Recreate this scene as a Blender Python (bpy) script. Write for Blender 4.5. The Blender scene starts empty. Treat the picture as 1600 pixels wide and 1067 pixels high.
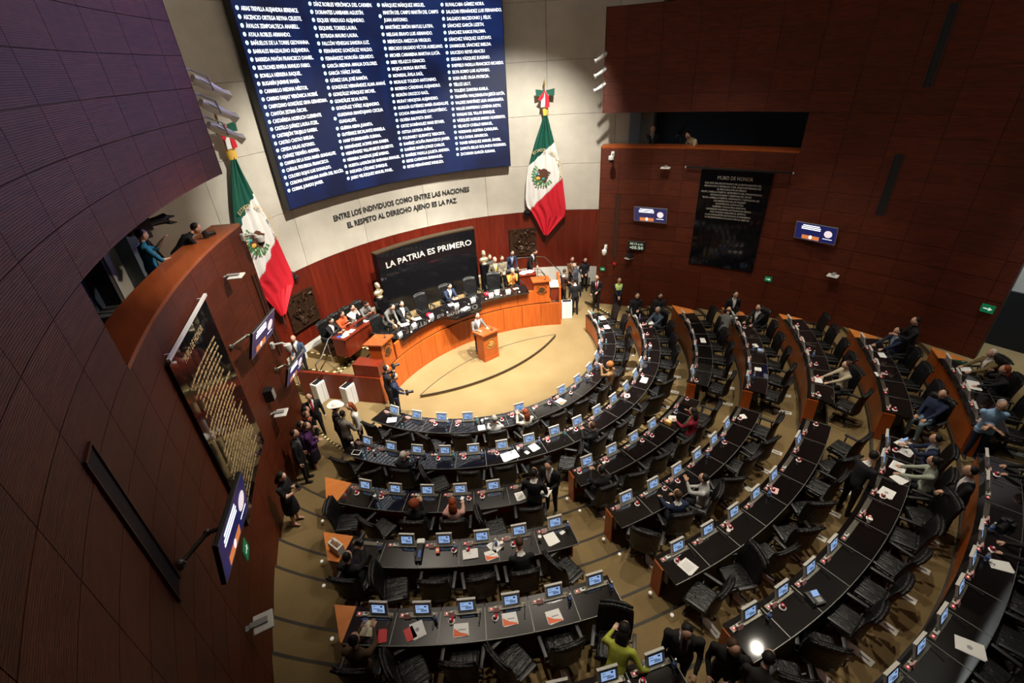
import bpy, bmesh, math, random
from mathutils import Vector, Matrix
random.seed(7)
sc = bpy.context.scene
col = sc.collection
R_ = math.radians
sin, cos, pi = math.sin, math.cos, math.pi

# ------------------------------------------------------------ camera
# hall frame: origin = centre of the desk arcs, +Y to the stage, +X to the clock wall
CAM = Vector((-8.4813, -13.7808, 10.0))
AX = Vector((0.778123, -0.625831, -0.053485))
AY = Vector((-0.354579, -0.36738, -0.859829))
AZ = Vector((0.518458, 0.688017, -0.507773))
FPX = 750.0
cd = bpy.data.cameras.new('camera'); cam = bpy.data.objects.new('camera', cd); col.objects.link(cam)
m3 = Matrix((AX, -AY, -AZ)).transposed()
cam.matrix_world = Matrix.Translation(CAM) @ m3.to_4x4()
cd.sensor_width = 36.0; cd.sensor_fit = 'HORIZONTAL'; cd.lens = FPX * 36.0 / 1600.0
cd.clip_start = 0.05; cd.clip_end = 200
sc.camera = cam

def ray(px, py): return AX * ((px - 800) / FPX) + AY * ((py - 533.5) / FPX) + AZ
def gz(px, py, z):
    d = ray(px, py); return CAM + d * ((z - CAM.z) / d.z)
def oncyl(px, py, c, r):
    d = ray(px, py); ox, oy = CAM.x - c[0], CAM.y - c[1]
    a = d.x * d.x + d.y * d.y; b = 2 * (ox * d.x + oy * d.y); k = ox * ox + oy * oy - r * r
    return CAM + d * ((-b + math.sqrt(max(0, b * b - 4 * a * k))) / (2 * a))

# ------------------------------------------------------------ world, light, exposure
w = bpy.data.worlds.new('world'); sc.world = w; w.use_nodes = True
bg = w.node_tree.nodes['Background']; bg.inputs[0].default_value = (0.02, 0.022, 0.03, 1); bg.inputs[1].default_value = 0.05
sc.view_settings.view_transform = 'Standard'; sc.view_settings.look = 'None'
sc.view_settings.exposure = 0.22; sc.view_settings.gamma = 1.0; sc.view_settings.use_curve_mapping = False
def spot(loc, aim, power, angle, blend=0.6, colr=(1, .9, .76), rad=.12):
    l = bpy.data.lights.new('ceiling_spot', 'SPOT'); l.energy = power; l.spot_size = R_(angle); l.spot_blend = blend
    l.color = colr; l.shadow_soft_size = rad
    o = bpy.data.objects.new('ceiling_spot', l); col.objects.link(o); o.location = loc
    o.rotation_euler = (Vector(aim) - Vector(loc)).to_track_quat('-Z', 'Y').to_euler()
    return o
# stage floods under the ceiling
spot((-3.6, -5.0, 13.0), (-1.8, 1.4, 0.6), 10500, 50, .6, (1, .93, .82))
spot((3.2, -5.0, 13.0), (1.8, 1.0, 0.6), 10500, 50, .6, (1, .93, .82))
spot((0.0, -4.5, 13.0), (0.3, -2.4, 0.0), 12500, 54, .6, (1, .95, .88))
# wall washers on the stage wall
spot((-2.0, -3.0, 13.1), (-2.6, 4.8, 3.4), 6200, 64, .8, (1, .95, .87))
spot((2.6, -3.0, 13.1), (5.0, 3.6, 4.0), 6600, 64, .8, (1, .95, .87))
# washers on the side walls
spot((-1.0, -5.0, 13.1), (-7.5, -2.4, 4.4), 4000, 40, .9)
spot((0.0, -6.5, 13.1), (-8.8, -5.2, 3.4), 900, 32, .9)
spot((2.0, -6.0, 13.1), (7.8, -3.0, 2.4), 1700, 34, .9)
spot((3.0, -8.0, 13.1), (9.6, -8.0, 1.6), 1000, 32, .9)
# added blue lamp tinting the upper wall opposite the clock purple
spot((3.6, 1.6, 12.9), (-8.2, -3.4, 10.2), 2300, 44, .9, (.30, .28, 1))
# softer downlights over the seats
for x, y, p in ((-4.6, -6.6, 1250), (-3.6, -10.6, 1350), (0.6, -9.0, 1250), (3.7, -11.4, 1250), (6.0, -5.2, 1050), (6.2, -10.0, 850), (-6.4, -3.4, 800)):
    spot((x, y, 13.0), (x + (1.4 if x < 0 else -.9), y, 0), p, 80 if x > 0 else 62, .9, (1, .90, .75), .10)
# unseen uplights added to brighten the ceiling that the desktops reflect
for x, y in ((-4.4, -3.4), (-.6, -4.0), (-3.4, .6), (.6, .4)):
    spot((x, y, 12.1), (x, y, 14), 230, 150, .5, (1, .93, .82), .2)

# ------------------------------------------------------------ materials
MATS = {}
def nm(name):
    m = bpy.data.materials.new(name); m.use_nodes = True; MATS[name] = m
    nt = m.node_tree; return m, nt, nt.nodes['Principled BSDF']
def plain(name, c, rough=.5, metal=0., spec=.5, var=0., scale=30., emit=None, es=0., coat=0.):
    m, nt, b = nm(name)
    b.inputs['Roughness'].default_value = rough; b.inputs['Metallic'].default_value = metal
    b.inputs['Specular IOR Level'].default_value = spec; b.inputs['Coat Weight'].default_value = coat
    b.inputs['Base Color'].default_value = (*c, 1)
    if var:
        n = nt.nodes.new('ShaderNodeTexNoise'); n.inputs['Scale'].default_value = scale; n.inputs['Detail'].default_value = 4
        tc = nt.nodes.new('ShaderNodeTexCoord'); nt.links.new(tc.outputs['Object'], n.inputs['Vector'])
        r = nt.nodes.new('ShaderNodeValToRGB')
        r.color_ramp.elements[0].position = .3; r.color_ramp.elements[1].position = .7
        r.color_ramp.elements[0].color = (*[max(0, x * (1 - var)) for x in c], 1); r.color_ramp.elements[1].color = (*[min(1, x * (1 + var)) for x in c], 1)
        nt.links.new(n.outputs['Fac'], r.inputs['Fac']); nt.links.new(r.outputs['Color'], b.inputs['Base Color'])
    if emit: b.inputs['Emission Color'].default_value = (*emit, 1); b.inputs['Emission Strength'].default_value = es
    return m
def wood(name, c1, c2, rough=.35, sc3=(6, 6, .5), ribs=0., obj=False):
    m, nt, b = nm(name)
    tc = nt.nodes.new('ShaderNodeTexCoord'); geo = nt.nodes.new('ShaderNodeNewGeometry')
    mp = nt.nodes.new('ShaderNodeMapping'); mp.inputs['Scale'].default_value = sc3
    nt.links.new(geo.outputs['Position'] if not obj else tc.outputs['Object'], mp.inputs['Vector'])
    oi = nt.nodes.new('ShaderNodeObjectInfo')
    n = nt.nodes.new('ShaderNodeTexNoise'); n.inputs['Scale'].default_value = 2.2; n.inputs['Detail'].default_value = 6; n.inputs['Distortion'].default_value = .6
    nt.links.new(mp.outputs[0], n.inputs['Vector'])
    r = nt.nodes.new('ShaderNodeValToRGB'); r.color_ramp.elements[0].position = .3; r.color_ramp.elements[1].position = .72
    r.color_ramp.elements[0].color = (*c1, 1); r.color_ramp.elements[1].color = (*c2, 1)
    nt.links.new(n.outputs['Fac'], r.inputs['Fac'])
    hv = nt.nodes.new('ShaderNodeHueSaturation'); mr = nt.nodes.new('ShaderNodeMapRange')
    mr.inputs['To Min'].default_value = .88; mr.inputs['To Max'].default_value = 1.12
    nt.links.new(oi.outputs['Random'], mr.inputs['Value']); nt.links.new(mr.outputs[0], hv.inputs['Value'])
    nt.links.new(r.outputs['Color'], hv.inputs['Color']); nt.links.new(hv.outputs[0], b.inputs['Base Color'])
    b.inputs['Roughness'].default_value = rough
    if ribs:
        sx = nt.nodes.new('ShaderNodeSeparateXYZ'); nt.links.new(geo.outputs['Position'], sx.inputs[0])
        mu = nt.nodes.new('ShaderNodeMath'); mu.operation = 'MULTIPLY'; mu.inputs[1].default_value = 2 * pi / .026
        si = nt.nodes.new('ShaderNodeMath'); si.operation = 'SINE'
        nt.links.new(sx.outputs['Z'], mu.inputs[0]); nt.links.new(mu.outputs[0], si.inputs[0])
        bp = nt.nodes.new('ShaderNodeBump'); bp.inputs['Strength'].default_value = ribs; bp.inputs['Distance'].default_value = .004
        nt.links.new(si.outputs[0], bp.inputs['Height']); nt.links.new(bp.outputs[0], b.inputs['Normal'])
    return m
wood('wood_wall', (.066, .0105, .0032), (.118, .021, .006), .5, (1, 1, 7), .5)
MATS['wood_wall'].node_tree.nodes['Principled BSDF'].inputs['Specular IOR Level'].default_value = .25
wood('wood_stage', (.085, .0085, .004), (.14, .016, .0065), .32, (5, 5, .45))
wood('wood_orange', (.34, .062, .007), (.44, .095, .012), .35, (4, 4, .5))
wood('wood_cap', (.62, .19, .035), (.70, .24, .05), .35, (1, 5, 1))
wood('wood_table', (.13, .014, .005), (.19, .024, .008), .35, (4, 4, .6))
wood('wood_ledge', (.30, .062, .014), (.40, .095, .022), .32, (5, .6, 1))
plain('marble', (.50, .46, .38), .45, var=.10, scale=1.3)
plain('plinth_white', (.66, .64, .58), .4, var=.05, scale=2)
plain('joint', (.07, .06, .05), .7)
plain('wood_joint', (.045, .012, .006), .6)
def carpet():
    m, nt, b = nm('carpet')
    geo = nt.nodes.new('ShaderNodeNewGeometry')
    n1 = nt.nodes.new('ShaderNodeTexNoise'); n1.inputs['Scale'].default_value = 55; n1.inputs['Detail'].default_value = 3
    n2 = nt.nodes.new('ShaderNodeTexNoise'); n2.inputs['Scale'].default_value = .9; n2.inputs['Detail'].default_value = 3
    for n in (n1, n2): nt.links.new(geo.outputs['Position'], n.inputs['Vector'])
    mx = nt.nodes.new('ShaderNodeMath'); mx.operation = 'ADD'
    nt.links.new(n1.outputs['Fac'], mx.inputs[0]); nt.links.new(n2.outputs['Fac'], mx.inputs[1])
    r = nt.nodes.new('ShaderNodeValToRGB'); r.color_ramp.elements[0].position = .35; r.color_ramp.elements[1].position = .75
    r.color_ramp.elements[0].color = (.182, .125, .054, 1); r.color_ramp.elements[1].color = (.245, .178, .086, 1)
    hf = nt.nodes.new('ShaderNodeMath'); hf.operation = 'MULTIPLY'; hf.inputs[1].default_value = .5
    nt.links.new(mx.outputs[0], hf.inputs[0]); nt.links.new(hf.outputs[0], r.inputs['Fac']); nt.links.new(r.outputs['Color'], b.inputs['Base Color'])
    b.inputs['Roughness'].default_value = .95; b.inputs['Specular IOR Level'].default_value = .1
carpet()
plain('nosing', (.035, .028, .018), .7)
plain('tape_black', (.02, .02, .02), .6); plain('tape_yellow', (.75, .62, .25), .6)
plain('desk_black', (.006, .005, .005), .035, spec=.6, var=.3, scale=40).node_tree.nodes['Principled BSDF'].inputs['IOR'].default_value = 1.8
plain('desk_body', (.006, .005, .005), .4)
plain('edge_grey', (.17, .165, .15), .35, .5)
plain('console', (.16, .15, .12), .35, .7)
plain('monitor_grey', (.58, .57, .52), .4, .2)
plain('monitor_dark', (.05, .05, .055), .4)
plain('screen_blue', (.05, .1, .2), .3, emit=(.36, .54, .90), es=.60)
plain('screen_ink', (.01, .02, .06), .4)
plain('screen_white', (.8, .8, .8), .3, emit=(.85, .9, 1), es=.7)
plain('led_red', (.6, .02, .03), .4, emit=(1, .08, .12), es=.5)
plain('led_white', (.9, .8, .8), .4, emit=(1, .6, .6), es=.9)
plain('leather', (.006, .006, .006), .40, spec=.42, var=.3, scale=14)
plain('leather_arm', (.02, .02, .02), .42)
plain('chrome', (.62, .62, .60), .22, 1.)
plain('metal_plate', (.80, .78, .70), .45, .0)
plain('black_plastic', (.012, .012, .013), .4)
plain('black_gloss', (.005, .005, .006), .06, spec=.35)
plain('white_paper', (.82, .81, .77), .7); plain('cream_paper', (.80, .72, .48), .7)
plain('orange_print', (.80, .16, .06), .6); plain('ink_grey', (.35, .36, .36), .7)
plain('red_plastic', (.65, .02, .03), .35); plain('pink_card', (.75, .45, .42), .6)
plain('ornament_red', (.55, .01, .03), .25); plain('ornament_white', (.85, .82, .80), .5)
plain('white_plastic', (.72, .72, .68), .4); plain('grey_plastic', (.30, .30, .30), .45)
plain('cup_white', (.80, .77, .70), .5); plain('cup_brown', (.30, .16, .08), .5)
plain('teal_label', (.02, .35, .36), .5); plain('blue_print', (.04, .12, .45), .5)
def glass():
    m, nt, b = nm('clear_plastic'); b.inputs['Base Color'].default_value = (.85, .9, .95, 1); b.inputs['Roughness'].default_value = .08
    b.inputs['Transmission Weight'].default_value = .75; b.inputs['IOR'].default_value = 1.2
glass()
plain('gold', (.75, .55, .22), .3, .9); plain('gold_text', (.70, .54, .28), .4, .35)
plain('silver_text', (.80, .78, .72), .3, .5); plain('dark_text', (.035, .035, .035), .5)
plain('bronze', (.055, .026, .014), .38, .5, var=.5, scale=9)
plain('seal_dark', (.06, .035, .015), .4, .4)
plain('bust_gold', (.66, .58, .38), .35, .75)
plain('flag_green', (.0, .075, .045), .7); plain('flag_white', (.72, .70, .65), .75); plain('flag_red', (.52, .006, .018), .7)
plain('eagle_brown', (.09, .03, .012), .7); plain('leaf_green', (.05, .22, .05), .7); plain('flag_yellow', (.7, .42, .06), .6)
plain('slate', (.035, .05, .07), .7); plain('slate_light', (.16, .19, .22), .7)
plain('dark_fill', (.006, .006, .007), .8); plain('ceiling_dark', (.06, .055, .05), .8); plain('ceiling_pale', (.50, .48, .45), .85)
plain('sign_green', (.0, .20, .07), .5, emit=(.02, .5, .2), es=.10); plain('sign_white', (.8, .9, .8), .5, emit=(.7, 1, .8), es=.45)
plain('led_blue', (.0, .005, .02), .4)
plain('tv_blue', (.01, .015, .1), .3, emit=(.009, .010, .07), es=.8)
plain('tv_white', (.8, .8, .8), .3, emit=(.9, .93, 1), es=1.1)
plain('tv_orange', (.3, .1, .03), .3, emit=(.75, .22, .06), es=.7)
plain('tv_skin', (.5, .4, .4), .3, emit=(.75, .65, .68), es=.9)
plain('tv_violet', (.2, .1, .3), .3, emit=(.28, .20, .55), es=.8)
plain('green_led', (.1, .5, .4), .4, emit=(.1, .9, .6), es=1.5)
plain('step_lamp', (.9, .88, .8), .4, emit=(1, .95, .85), es=.25)
plain('lens_glass', (.01, .01, .02), .05)
def ledwall():
    m, nt, b = nm('led_display')
    geo = nt.nodes.new('ShaderNodeNewGeometry')
    n = nt.nodes.new('ShaderNodeTexNoise'); n.inputs['Scale'].default_value = .55; n.inputs['Detail'].default_value = 3; n.inputs['Distortion'].default_value = 1.2
    nt.links.new(geo.outputs['Position'], n.inputs['Vector'])
    r = nt.nodes.new('ShaderNodeValToRGB'); r.color_ramp.elements[0].position = .35; r.color_ramp.elements[1].position = .7
    r.color_ramp.elements[0].color = (.004, .010, .070, 1); r.color_ramp.elements[1].color = (.010, .040, .22, 1)
    nt.links.new(n.outputs['Fac'], r.inputs['Fac']); nt.links.new(r.outputs['Color'], b.inputs['Emission Color'])
    b.inputs['Emission Strength'].default_value = .42; b.inputs['Base Color'].default_value = (.003, .004, .01, 1); b.inputs['Roughness'].default_value = .5
ledwall()
plain('led_text', (.8, .8, .8), .5, emit=(.93, .97, 1), es=1.6)
plain('led_dot', (.5, .8, .9), .5, emit=(.55, .9, 1.0), es=1.6)
def leather_bump():
    nt = MATS['leather'].node_tree; b = nt.nodes['Principled BSDF']; tc = nt.nodes.new('ShaderNodeTexCoord')
    n = nt.nodes.new('ShaderNodeTexNoise'); n.inputs['Scale'].default_value = 9; n.inputs['Detail'].default_value = 3; n.inputs['Distortion'].default_value = 1.5
    mp = nt.nodes.new('ShaderNodeMapping'); mp.inputs['Scale'].default_value = (1.8, .5, .8); nt.links.new(tc.outputs['Object'], mp.inputs['Vector']); nt.links.new(mp.outputs[0], n.inputs['Vector'])
    bp = nt.nodes.new('ShaderNodeBump'); bp.inputs['Strength'].default_value = .6; bp.inputs['Distance'].default_value = .05; nt.links.new(n.outputs['Fac'], bp.inputs['Height']); nt.links.new(bp.outputs[0], b.inputs['Normal'])
leather_bump()
_cm = {}
def cmat(c, rough=.8, name='cloth'):
    k = (tuple(round(x, 3) for x in c), rough, name)
    if k not in _cm: _cm[k] = plain('%s_%d' % (name, len(_cm)), c, rough, spec=.25, var=.12, scale=25)
    return _cm[k]
def M(n): return MATS[n] if isinstance(n, str) else n

# ------------------------------------------------------------ mesh helpers
class MB:
    def __init__(s): s.v = []; s.f = []; s.m = []
    def add(s, vs, fs, mi=0):
        o = len(s.v); s.v += [tuple(x) for x in vs]; s.f += [tuple(i + o for i in q) for q in fs]; s.m += [mi] * len(fs); return s
    def box(s, c, d, rz=0, mi=0, tilt=0, mat=None):
        hx, hy, hz = d[0] / 2, d[1] / 2, d[2] / 2
        P = [Vector((x, y, z)) for z in (-hz, hz) for x, y in ((-hx, -hy), (hx, -hy), (hx, hy), (-hx, hy))]
        q = (Matrix.Rotation(rz, 3, 'Z') @ Matrix.Rotation(tilt, 3, 'X')) if mat is None else mat
        return s.add([Vector(c) + q @ p for p in P], [(3, 2, 1, 0), (4, 5, 6, 7), (0, 1, 5, 4), (1, 2, 6, 5), (2, 3, 7, 6), (3, 0, 4, 7)], mi)
    def rbox(s, c, d, r=.02, rz=0, mi=0, tilt=0, seg=2):
        bm = bmesh.new(); bmesh.ops.create_cube(bm, size=1)
        for v in bm.verts: v.co = Vector((v.co.x * d[0], v.co.y * d[1], v.co.z * d[2]))
        bmesh.ops.bevel(bm, geom=bm.edges[:], offset=r, segments=seg, profile=.6, affect='EDGES')
        q = Matrix.Rotation(rz, 3, 'Z') @ Matrix.Rotation(tilt, 3, 'X'); bm.verts.ensure_lookup_table()
        s.add([Vector(c) + q @ v.co for v in bm.verts], [tuple(v.index for v in f.verts) for f in bm.faces], mi); bm.free(); return s
    def arc(s, cx, cy, r0, r1, t0, t1, z0, z1, n=6, mi=0):
        """solid ring sector, t in degrees from +x"""
        vs = []
        for i in range(n + 1):
            t = R_(t0 + (t1 - t0) * i / n); c, q = cos(t), sin(t)
            vs += [(cx + r0 * c, cy + r0 * q, z0), (cx + r1 * c, cy + r1 * q, z0), (cx + r1 * c, cy + r1 * q, z1), (cx + r0 * c, cy + r0 * q, z1)]
        fs = []
        for i in range(n):
            a = 4 * i; b = a + 4
            for k in range(4): fs.append((a + k, a + (k + 1) % 4, b + (k + 1) % 4, b + k))
        fs += [(3, 2, 1, 0), (4 * n, 4 * n + 1, 4 * n + 2, 4 * n + 3)]
        if t1 < t0: fs = [f[::-1] for f in fs]
        return s.add(vs, [f[::-1] for f in fs], mi)
    def tube(s, pts, rad, seg=8, mi=0, ell=None):
        pts = [Vector(p) for p in pts]; n = len(pts)
        if not isinstance(rad, (list, tuple)): rad = [rad] * n
        vs = []; up = None
        for i, p in enumerate(pts):
            d = (pts[min(i + 1, n - 1)] - pts[max(i - 1, 0)]).normalized()
            if up is None: up = Vector((0, 0, 1)) if abs(d.z) < .9 else Vector((0, 1, 0))
            x = d.cross(up).normalized(); y = x.cross(d).normalized(); up = y
            e = ell[i] if ell else 1.
            for k in range(seg):
                t = 2 * pi * k / seg; vs.append(p + x * (rad[i] * cos(t)) + y * (rad[i] * e * sin(t)))
        fs = [(i * seg + k, i * seg + (k + 1) % seg, (i + 1) * seg + (k + 1) % seg, (i + 1) * seg + k) for i in range(n - 1) for k in range(seg)]
        fs += [tuple(range(seg))[::-1], tuple((n - 1) * seg + k for k in range(seg))]
        return s.add(vs, fs, mi)
    def lathe(s, prof, c=(0, 0, 0), seg=16, mi=0):
        vs = []; n = len(prof)
        for r, z in prof:
            for k in range(seg):
                t = 2 * pi * k / seg; vs.append((c[0] + r * cos(t), c[1] + r * sin(t), c[2] + z))
        fs = [(i * seg + k, i * seg + (k + 1) % seg, (i + 1) * seg + (k + 1) % seg, (i + 1) * seg + k) for i in range(n - 1) for k in range(seg)]
        fs += [tuple(range(seg))[::-1], tuple((n - 1) * seg + k for k in range(seg))]
        return s.add(vs, fs, mi)
    def ball(s, c, r, seg=12, ring=8, mi=0, q=None):
        if not isinstance(r, (list, tuple)): r = (r, r, r)
        vs = []; q = q or Matrix.Identity(3)
        for i in range(ring + 1):
            f = pi * i / ring; e = max(sin(f), 1e-3)
            for k in range(seg):
                t = 2 * pi * k / seg; vs.append(Vector(c) + q @ Vector((r[0] * e * cos(t), r[1] * e * sin(t), -r[2] * cos(f))))
        fs = [(i * seg + k, i * seg + (k + 1) % seg, (i + 1) * seg + (k + 1) % seg, (i + 1) * seg + k) for i in range(ring) for k in range(seg)]
        fs += [tuple(range(seg))[::-1], tuple(ring * seg + k for k in range(seg))]
        return s.add(vs, fs, mi)
    def prism(s, poly, z0, z1, mi=0):
        n = len(poly); vs = [(x, y, z0) for x, y in poly] + [(x, y, z1) for x, y in poly]
        return s.add(vs, [tuple(range(n))[::-1], tuple(range(n, 2 * n))] + [(i, (i + 1) % n, n + (i + 1) % n, n + i) for i in range(n)], mi)
    def mesh(s, name, mats, smooth=False):
        me = bpy.data.meshes.new(name); me.from_pydata(s.v, [], s.f)
        for x in (mats if isinstance(mats, (list, tuple)) else [mats]): me.materials.append(M(x))
        if len(me.materials) > 1: me.polygons.foreach_set('material_index', s.m)
        bm = bmesh.new(); bm.from_mesh(me); bmesh.ops.recalc_face_normals(bm, faces=bm.faces[:]); bm.to_mesh(me); bm.free()
        if smooth:
            me.shade_smooth()
            if smooth != 'all': me.set_sharp_from_angle(angle=R_(42))
        return me
def link(name, me, parent=None, loc=(0, 0, 0), rz=0, rot=None):
    o = bpy.data.objects.new(name, me); col.objects.link(o); o.location = loc
    o.rotation_euler = rot or (0, 0, rz)
    if parent: o.parent = parent
    return o
def tag(o, label, cat, group=None):
    o['label'] = label; o['category'] = cat
    if group: o['group'] = group
    return o
def thing(name, label, cat, loc=(0, 0, 0), rz=0, group=None):
    return tag(link(name, None, None, loc, rz), label, cat, group)
def struct(name, me=None, parent=None):
    o = link(name, me, parent)
    if not parent: o['kind'] = 'structure'
    return o
# text as mesh, laid out in (x, y); bend maps to the place
def textmesh(body, size, align='LEFT', lines=1.0, bold=0., ext=0., width=1.0):
    c = bpy.data.curves.new('t', 'FONT'); c.body = body; c.size = size; c.align_x = align; c.space_line = lines
    c.resolution_u = 2; c.offset = bold; c.extrude = ext; c.space_character = width
    o = bpy.data.objects.new('t', c)
    me = bpy.data.meshes.new_from_object(o)
    bpy.data.objects.remove(o); bpy.data.curves.remove(c); me.materials.clear(); return me
def bend(me, fn, mat):
    for v in me.vertices: v.co = fn(v.co.x, v.co.y, v.co.z)
    me.materials.append(M(mat)); return me
# ============================================================ the shell of the hall
SW = 19.26
def side(sg):
    """sg=+1 clock wall (x>0), -1 opposite wall: centre x, angle map"""
    cx = -9.49 * sg
    return cx, -11.05, (lambda b: b if sg > 0 else 180 - b)
def wallpt(sg, b, z, inset=0.):
    r = SW - inset; return Vector((-9.49 * sg + sg * r * cos(R_(b)), -11.05 + r * sin(R_(b)), z))
def row_phi_max(r):
    for i in range(400):
        p = i * .3
        x, y = r * sin(R_(p)), -r * cos(R_(p))
        if math.hypot(x + 9.49, y + 11.05) > SW + .1: return p
    return 110
C0 = (0, -5.5)
def st(r, a, z): return Vector((r * sin(R_(a)), -5.5 + r * cos(R_(a)), z))

fl = struct('floor', MB().box((0, -4, -.1), (26, 30, .2)).mesh('floor', 'carpet'))
RF = [0, 4.82, 6.36, 8.02, 9.56, 11.14, 12.74, 14.37]; RB = [0, 5.42, 6.96, 8.60, 10.15, 11.74, 13.34, 14.97]
ZT = [0, .75, .88, 1.18, 1.42, 1.67, 1.92, 2.17]; ZF = [0, 0, .13, .43, .67, .92, 1.17, 1.42]
for k in range(2, 8):
    r0, r1 = RF[k] - .02, (RF[k + 1] - .02 if k < 7 else 17.6)
    if k == 2: bands = [(r0, r1, ZF[2])]
    else: bands = [(r0, RB[k], (ZF[k - 1] + ZF[k]) / 2), (RB[k], r1, ZF[k])]
    for (a, b, z) in bands:
        pm = min(row_phi_max(a), 96)
        link('tier', MB().arc(0, 0, a, b, -90 - pm, -90 + pm, -.02, z, 48).mesh('tier', 'carpet'), fl)
        link('nosing', MB().arc(0, 0, a - .012, a + .045, -90 - pm, -90 + pm, z - .03, z + .004, 48).mesh('nosing', 'nosing'), fl)
# hazard tape along the first step at both aisle ends
for sg in (-1, 1):
    mb = MB()
    for i in range(22):
        p = sg * (69.5 + i * .75); mb.arc(0, 0, 6.33, 6.40, -90 + p, -90 + p + sg * .72, .128, .137, 1, i % 2)
    link('hazard_tape', mb.mesh('hazard_tape', ['tape_yellow', 'tape_black']), fl)
# lens-shaped dais under the lectern
def arc3(p0, pm, p1, n):
    (ax, ay), (bx, by), (cx, cy) = p0, pm, p1
    d = 2 * (ax * (by - cy) + bx * (cy - ay) + cx * (ay - by))
    ux = ((ax * ax + ay * ay) * (by - cy) + (bx * bx + by * by) * (cy - ay) + (cx * cx + cy * cy) * (ay - by)) / d
    uy = ((ax * ax + ay * ay) * (cx - bx) + (bx * bx + by * by) * (ax - cx) + (cx * cx + cy * cy) * (bx - ax)) / d
    r = math.hypot(ax - ux, ay - uy); t0 = math.atan2(ay - uy, ax - ux); t1 = math.atan2(cy - uy, cx - ux); tm = math.atan2(by - uy, bx - ux)
    while t1 < t0: t1 += 2 * pi
    while tm < t0: tm += 2 * pi
    if tm > t1: t1 -= 2 * pi
    return [(ux + r * cos(t0 + (t1 - t0) * i / n), uy + r * sin(t0 + (t1 - t0) * i / n)) for i in range(n + 1)]
fa = arc3((-2.99, -1.03), (.1, -1.84), (3.26, -1.2), 32); ba = arc3((3.26, -1.2), (.15, -.36), (-2.99, -1.03), 32)
link('dais', MB().prism(fa + ba[1:-1], 0, .12).mesh('dais', 'carpet'), fl)
lp = fa + ba[1:-1]; mb = MB()
for i in range(len(lp)):
    a, b = Vector((*lp[i], 0)), Vector((*lp[(i + 1) % len(lp)], 0)); d = (b - a); mb.box(((a + b) / 2).to_tuple()[:2] + (.108,), (d.length + .01, .035, .03), math.atan2(d.y, d.x))
link('dais_edge', mb.mesh('dais_edge', 'nosing'), fl)

# side walls with separate veneer panels and the open gallery slot
BE = 33.6; BS = 13.45; PW = 3.55; PH = .595
pan_cache = {}
def wall_panels(sg, root):
    cx, cy, tm = side(sg); top = 11.33 if sg > 0 else 12.6
    bmin = -5.0 if sg > 0 else -14.0
    edges = [BE]; b = 31.5
    while b > bmin + .6: edges.append(b); b -= PW
    edges.append(bmin)
    zs = [6.86 - PH * i for i in range(12)]; zs = [z for z in zs if z > .05] + [0]
    rows = [(zs[i + 1], zs[i], 0) for i in range(len(zs) - 1)] + [(6.86, 7.445, 1), (7.445, 8.03, 1)]
    z = 8.03
    while z < top - .05: rows.append((z, min(z + PH, top), 0)); z += PH
    for i in range(len(edges) - 1):
        b1, b0 = edges[i], edges[i + 1]
        for z0, z1, mid in rows:
            if mid and b0 > BS - 1: continue
            bb1 = b1
            if mid and b1 > BS: bb1 = BS
            h = z1 - z0; wdt = bb1 - b0; key = (sg, round(wdt, 2), round(h, 2))
            if key not in pan_cache:
                pan_cache[key] = MB().arc(0, 0, SW, SW + .03, tm(.018), tm(wdt - .018), .005, h - .005, 3).mesh('panel', 'wood_wall')
            link('panel', pan_cache[key], root, (cx, cy, z0), R_(b0) * sg)
for sg, nmz in ((1, 'wall_right'), (-1, 'wall_left')):
    cx, cy, tm = side(sg); top = 11.33 if sg > 0 else 12.6; bmin = -5.0 if sg > 0 else -14.0
    root = struct(nmz, MB().arc(cx, cy, SW + .025, SW + .3, tm(bmin), tm(BE), 0, 6.80, 30).mesh('core', 'wood_joint'))
    link('core', MB().arc(cx, cy, SW + .025, SW + .3, tm(bmin), tm(BS), 6.80, 8.1, 12).mesh('core', 'wood_joint'), root)
    link('core', MB().arc(cx, cy, SW + .025, SW + .45, tm(bmin), tm(BE), 8.04, top, 30).mesh('core', 'wood_joint'), root)
    link('end_panel', MB().arc(cx, cy, SW, SW + .62, tm(BE + .02), tm(BE + .10), 0, 6.86, 1).mesh('end_panel', 'wood_wall'), root)
    link('end_panel', MB().arc(cx, cy, SW, SW + .62, tm(BE + .02), tm(BE + .10), 8.03, top, 1).mesh('end_panel', 'wood_wall'), root)
    link('ledge', MB().arc(cx, cy, SW - .004, SW + .66, tm(BS), tm(BE), 6.80, 6.868, 16).mesh('ledge', 'wood_ledge'), root)
    link('parapet', MB().arc(cx, cy, SW + .6, SW + .66, tm(BS), tm(BE), 5.7, 6.80, 16).mesh('parapet', 'wood_joint'), root)
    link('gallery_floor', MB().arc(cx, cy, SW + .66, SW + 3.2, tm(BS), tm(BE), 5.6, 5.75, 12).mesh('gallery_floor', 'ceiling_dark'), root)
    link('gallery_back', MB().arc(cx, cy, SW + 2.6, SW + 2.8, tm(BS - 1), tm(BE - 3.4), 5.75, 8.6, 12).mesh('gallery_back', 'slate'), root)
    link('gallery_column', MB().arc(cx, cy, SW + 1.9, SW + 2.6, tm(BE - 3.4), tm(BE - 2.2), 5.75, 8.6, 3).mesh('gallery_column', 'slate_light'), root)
    link('gallery_end', MB().arc(cx, cy, SW + .31, SW + 2.8, tm(BS - .5), tm(BS), 5.75, 8.6, 2).mesh('gallery_end', 'dark_fill'), root)
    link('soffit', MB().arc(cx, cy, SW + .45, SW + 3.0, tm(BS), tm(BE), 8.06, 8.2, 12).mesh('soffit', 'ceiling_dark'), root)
    wall_panels(sg, root)
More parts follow.
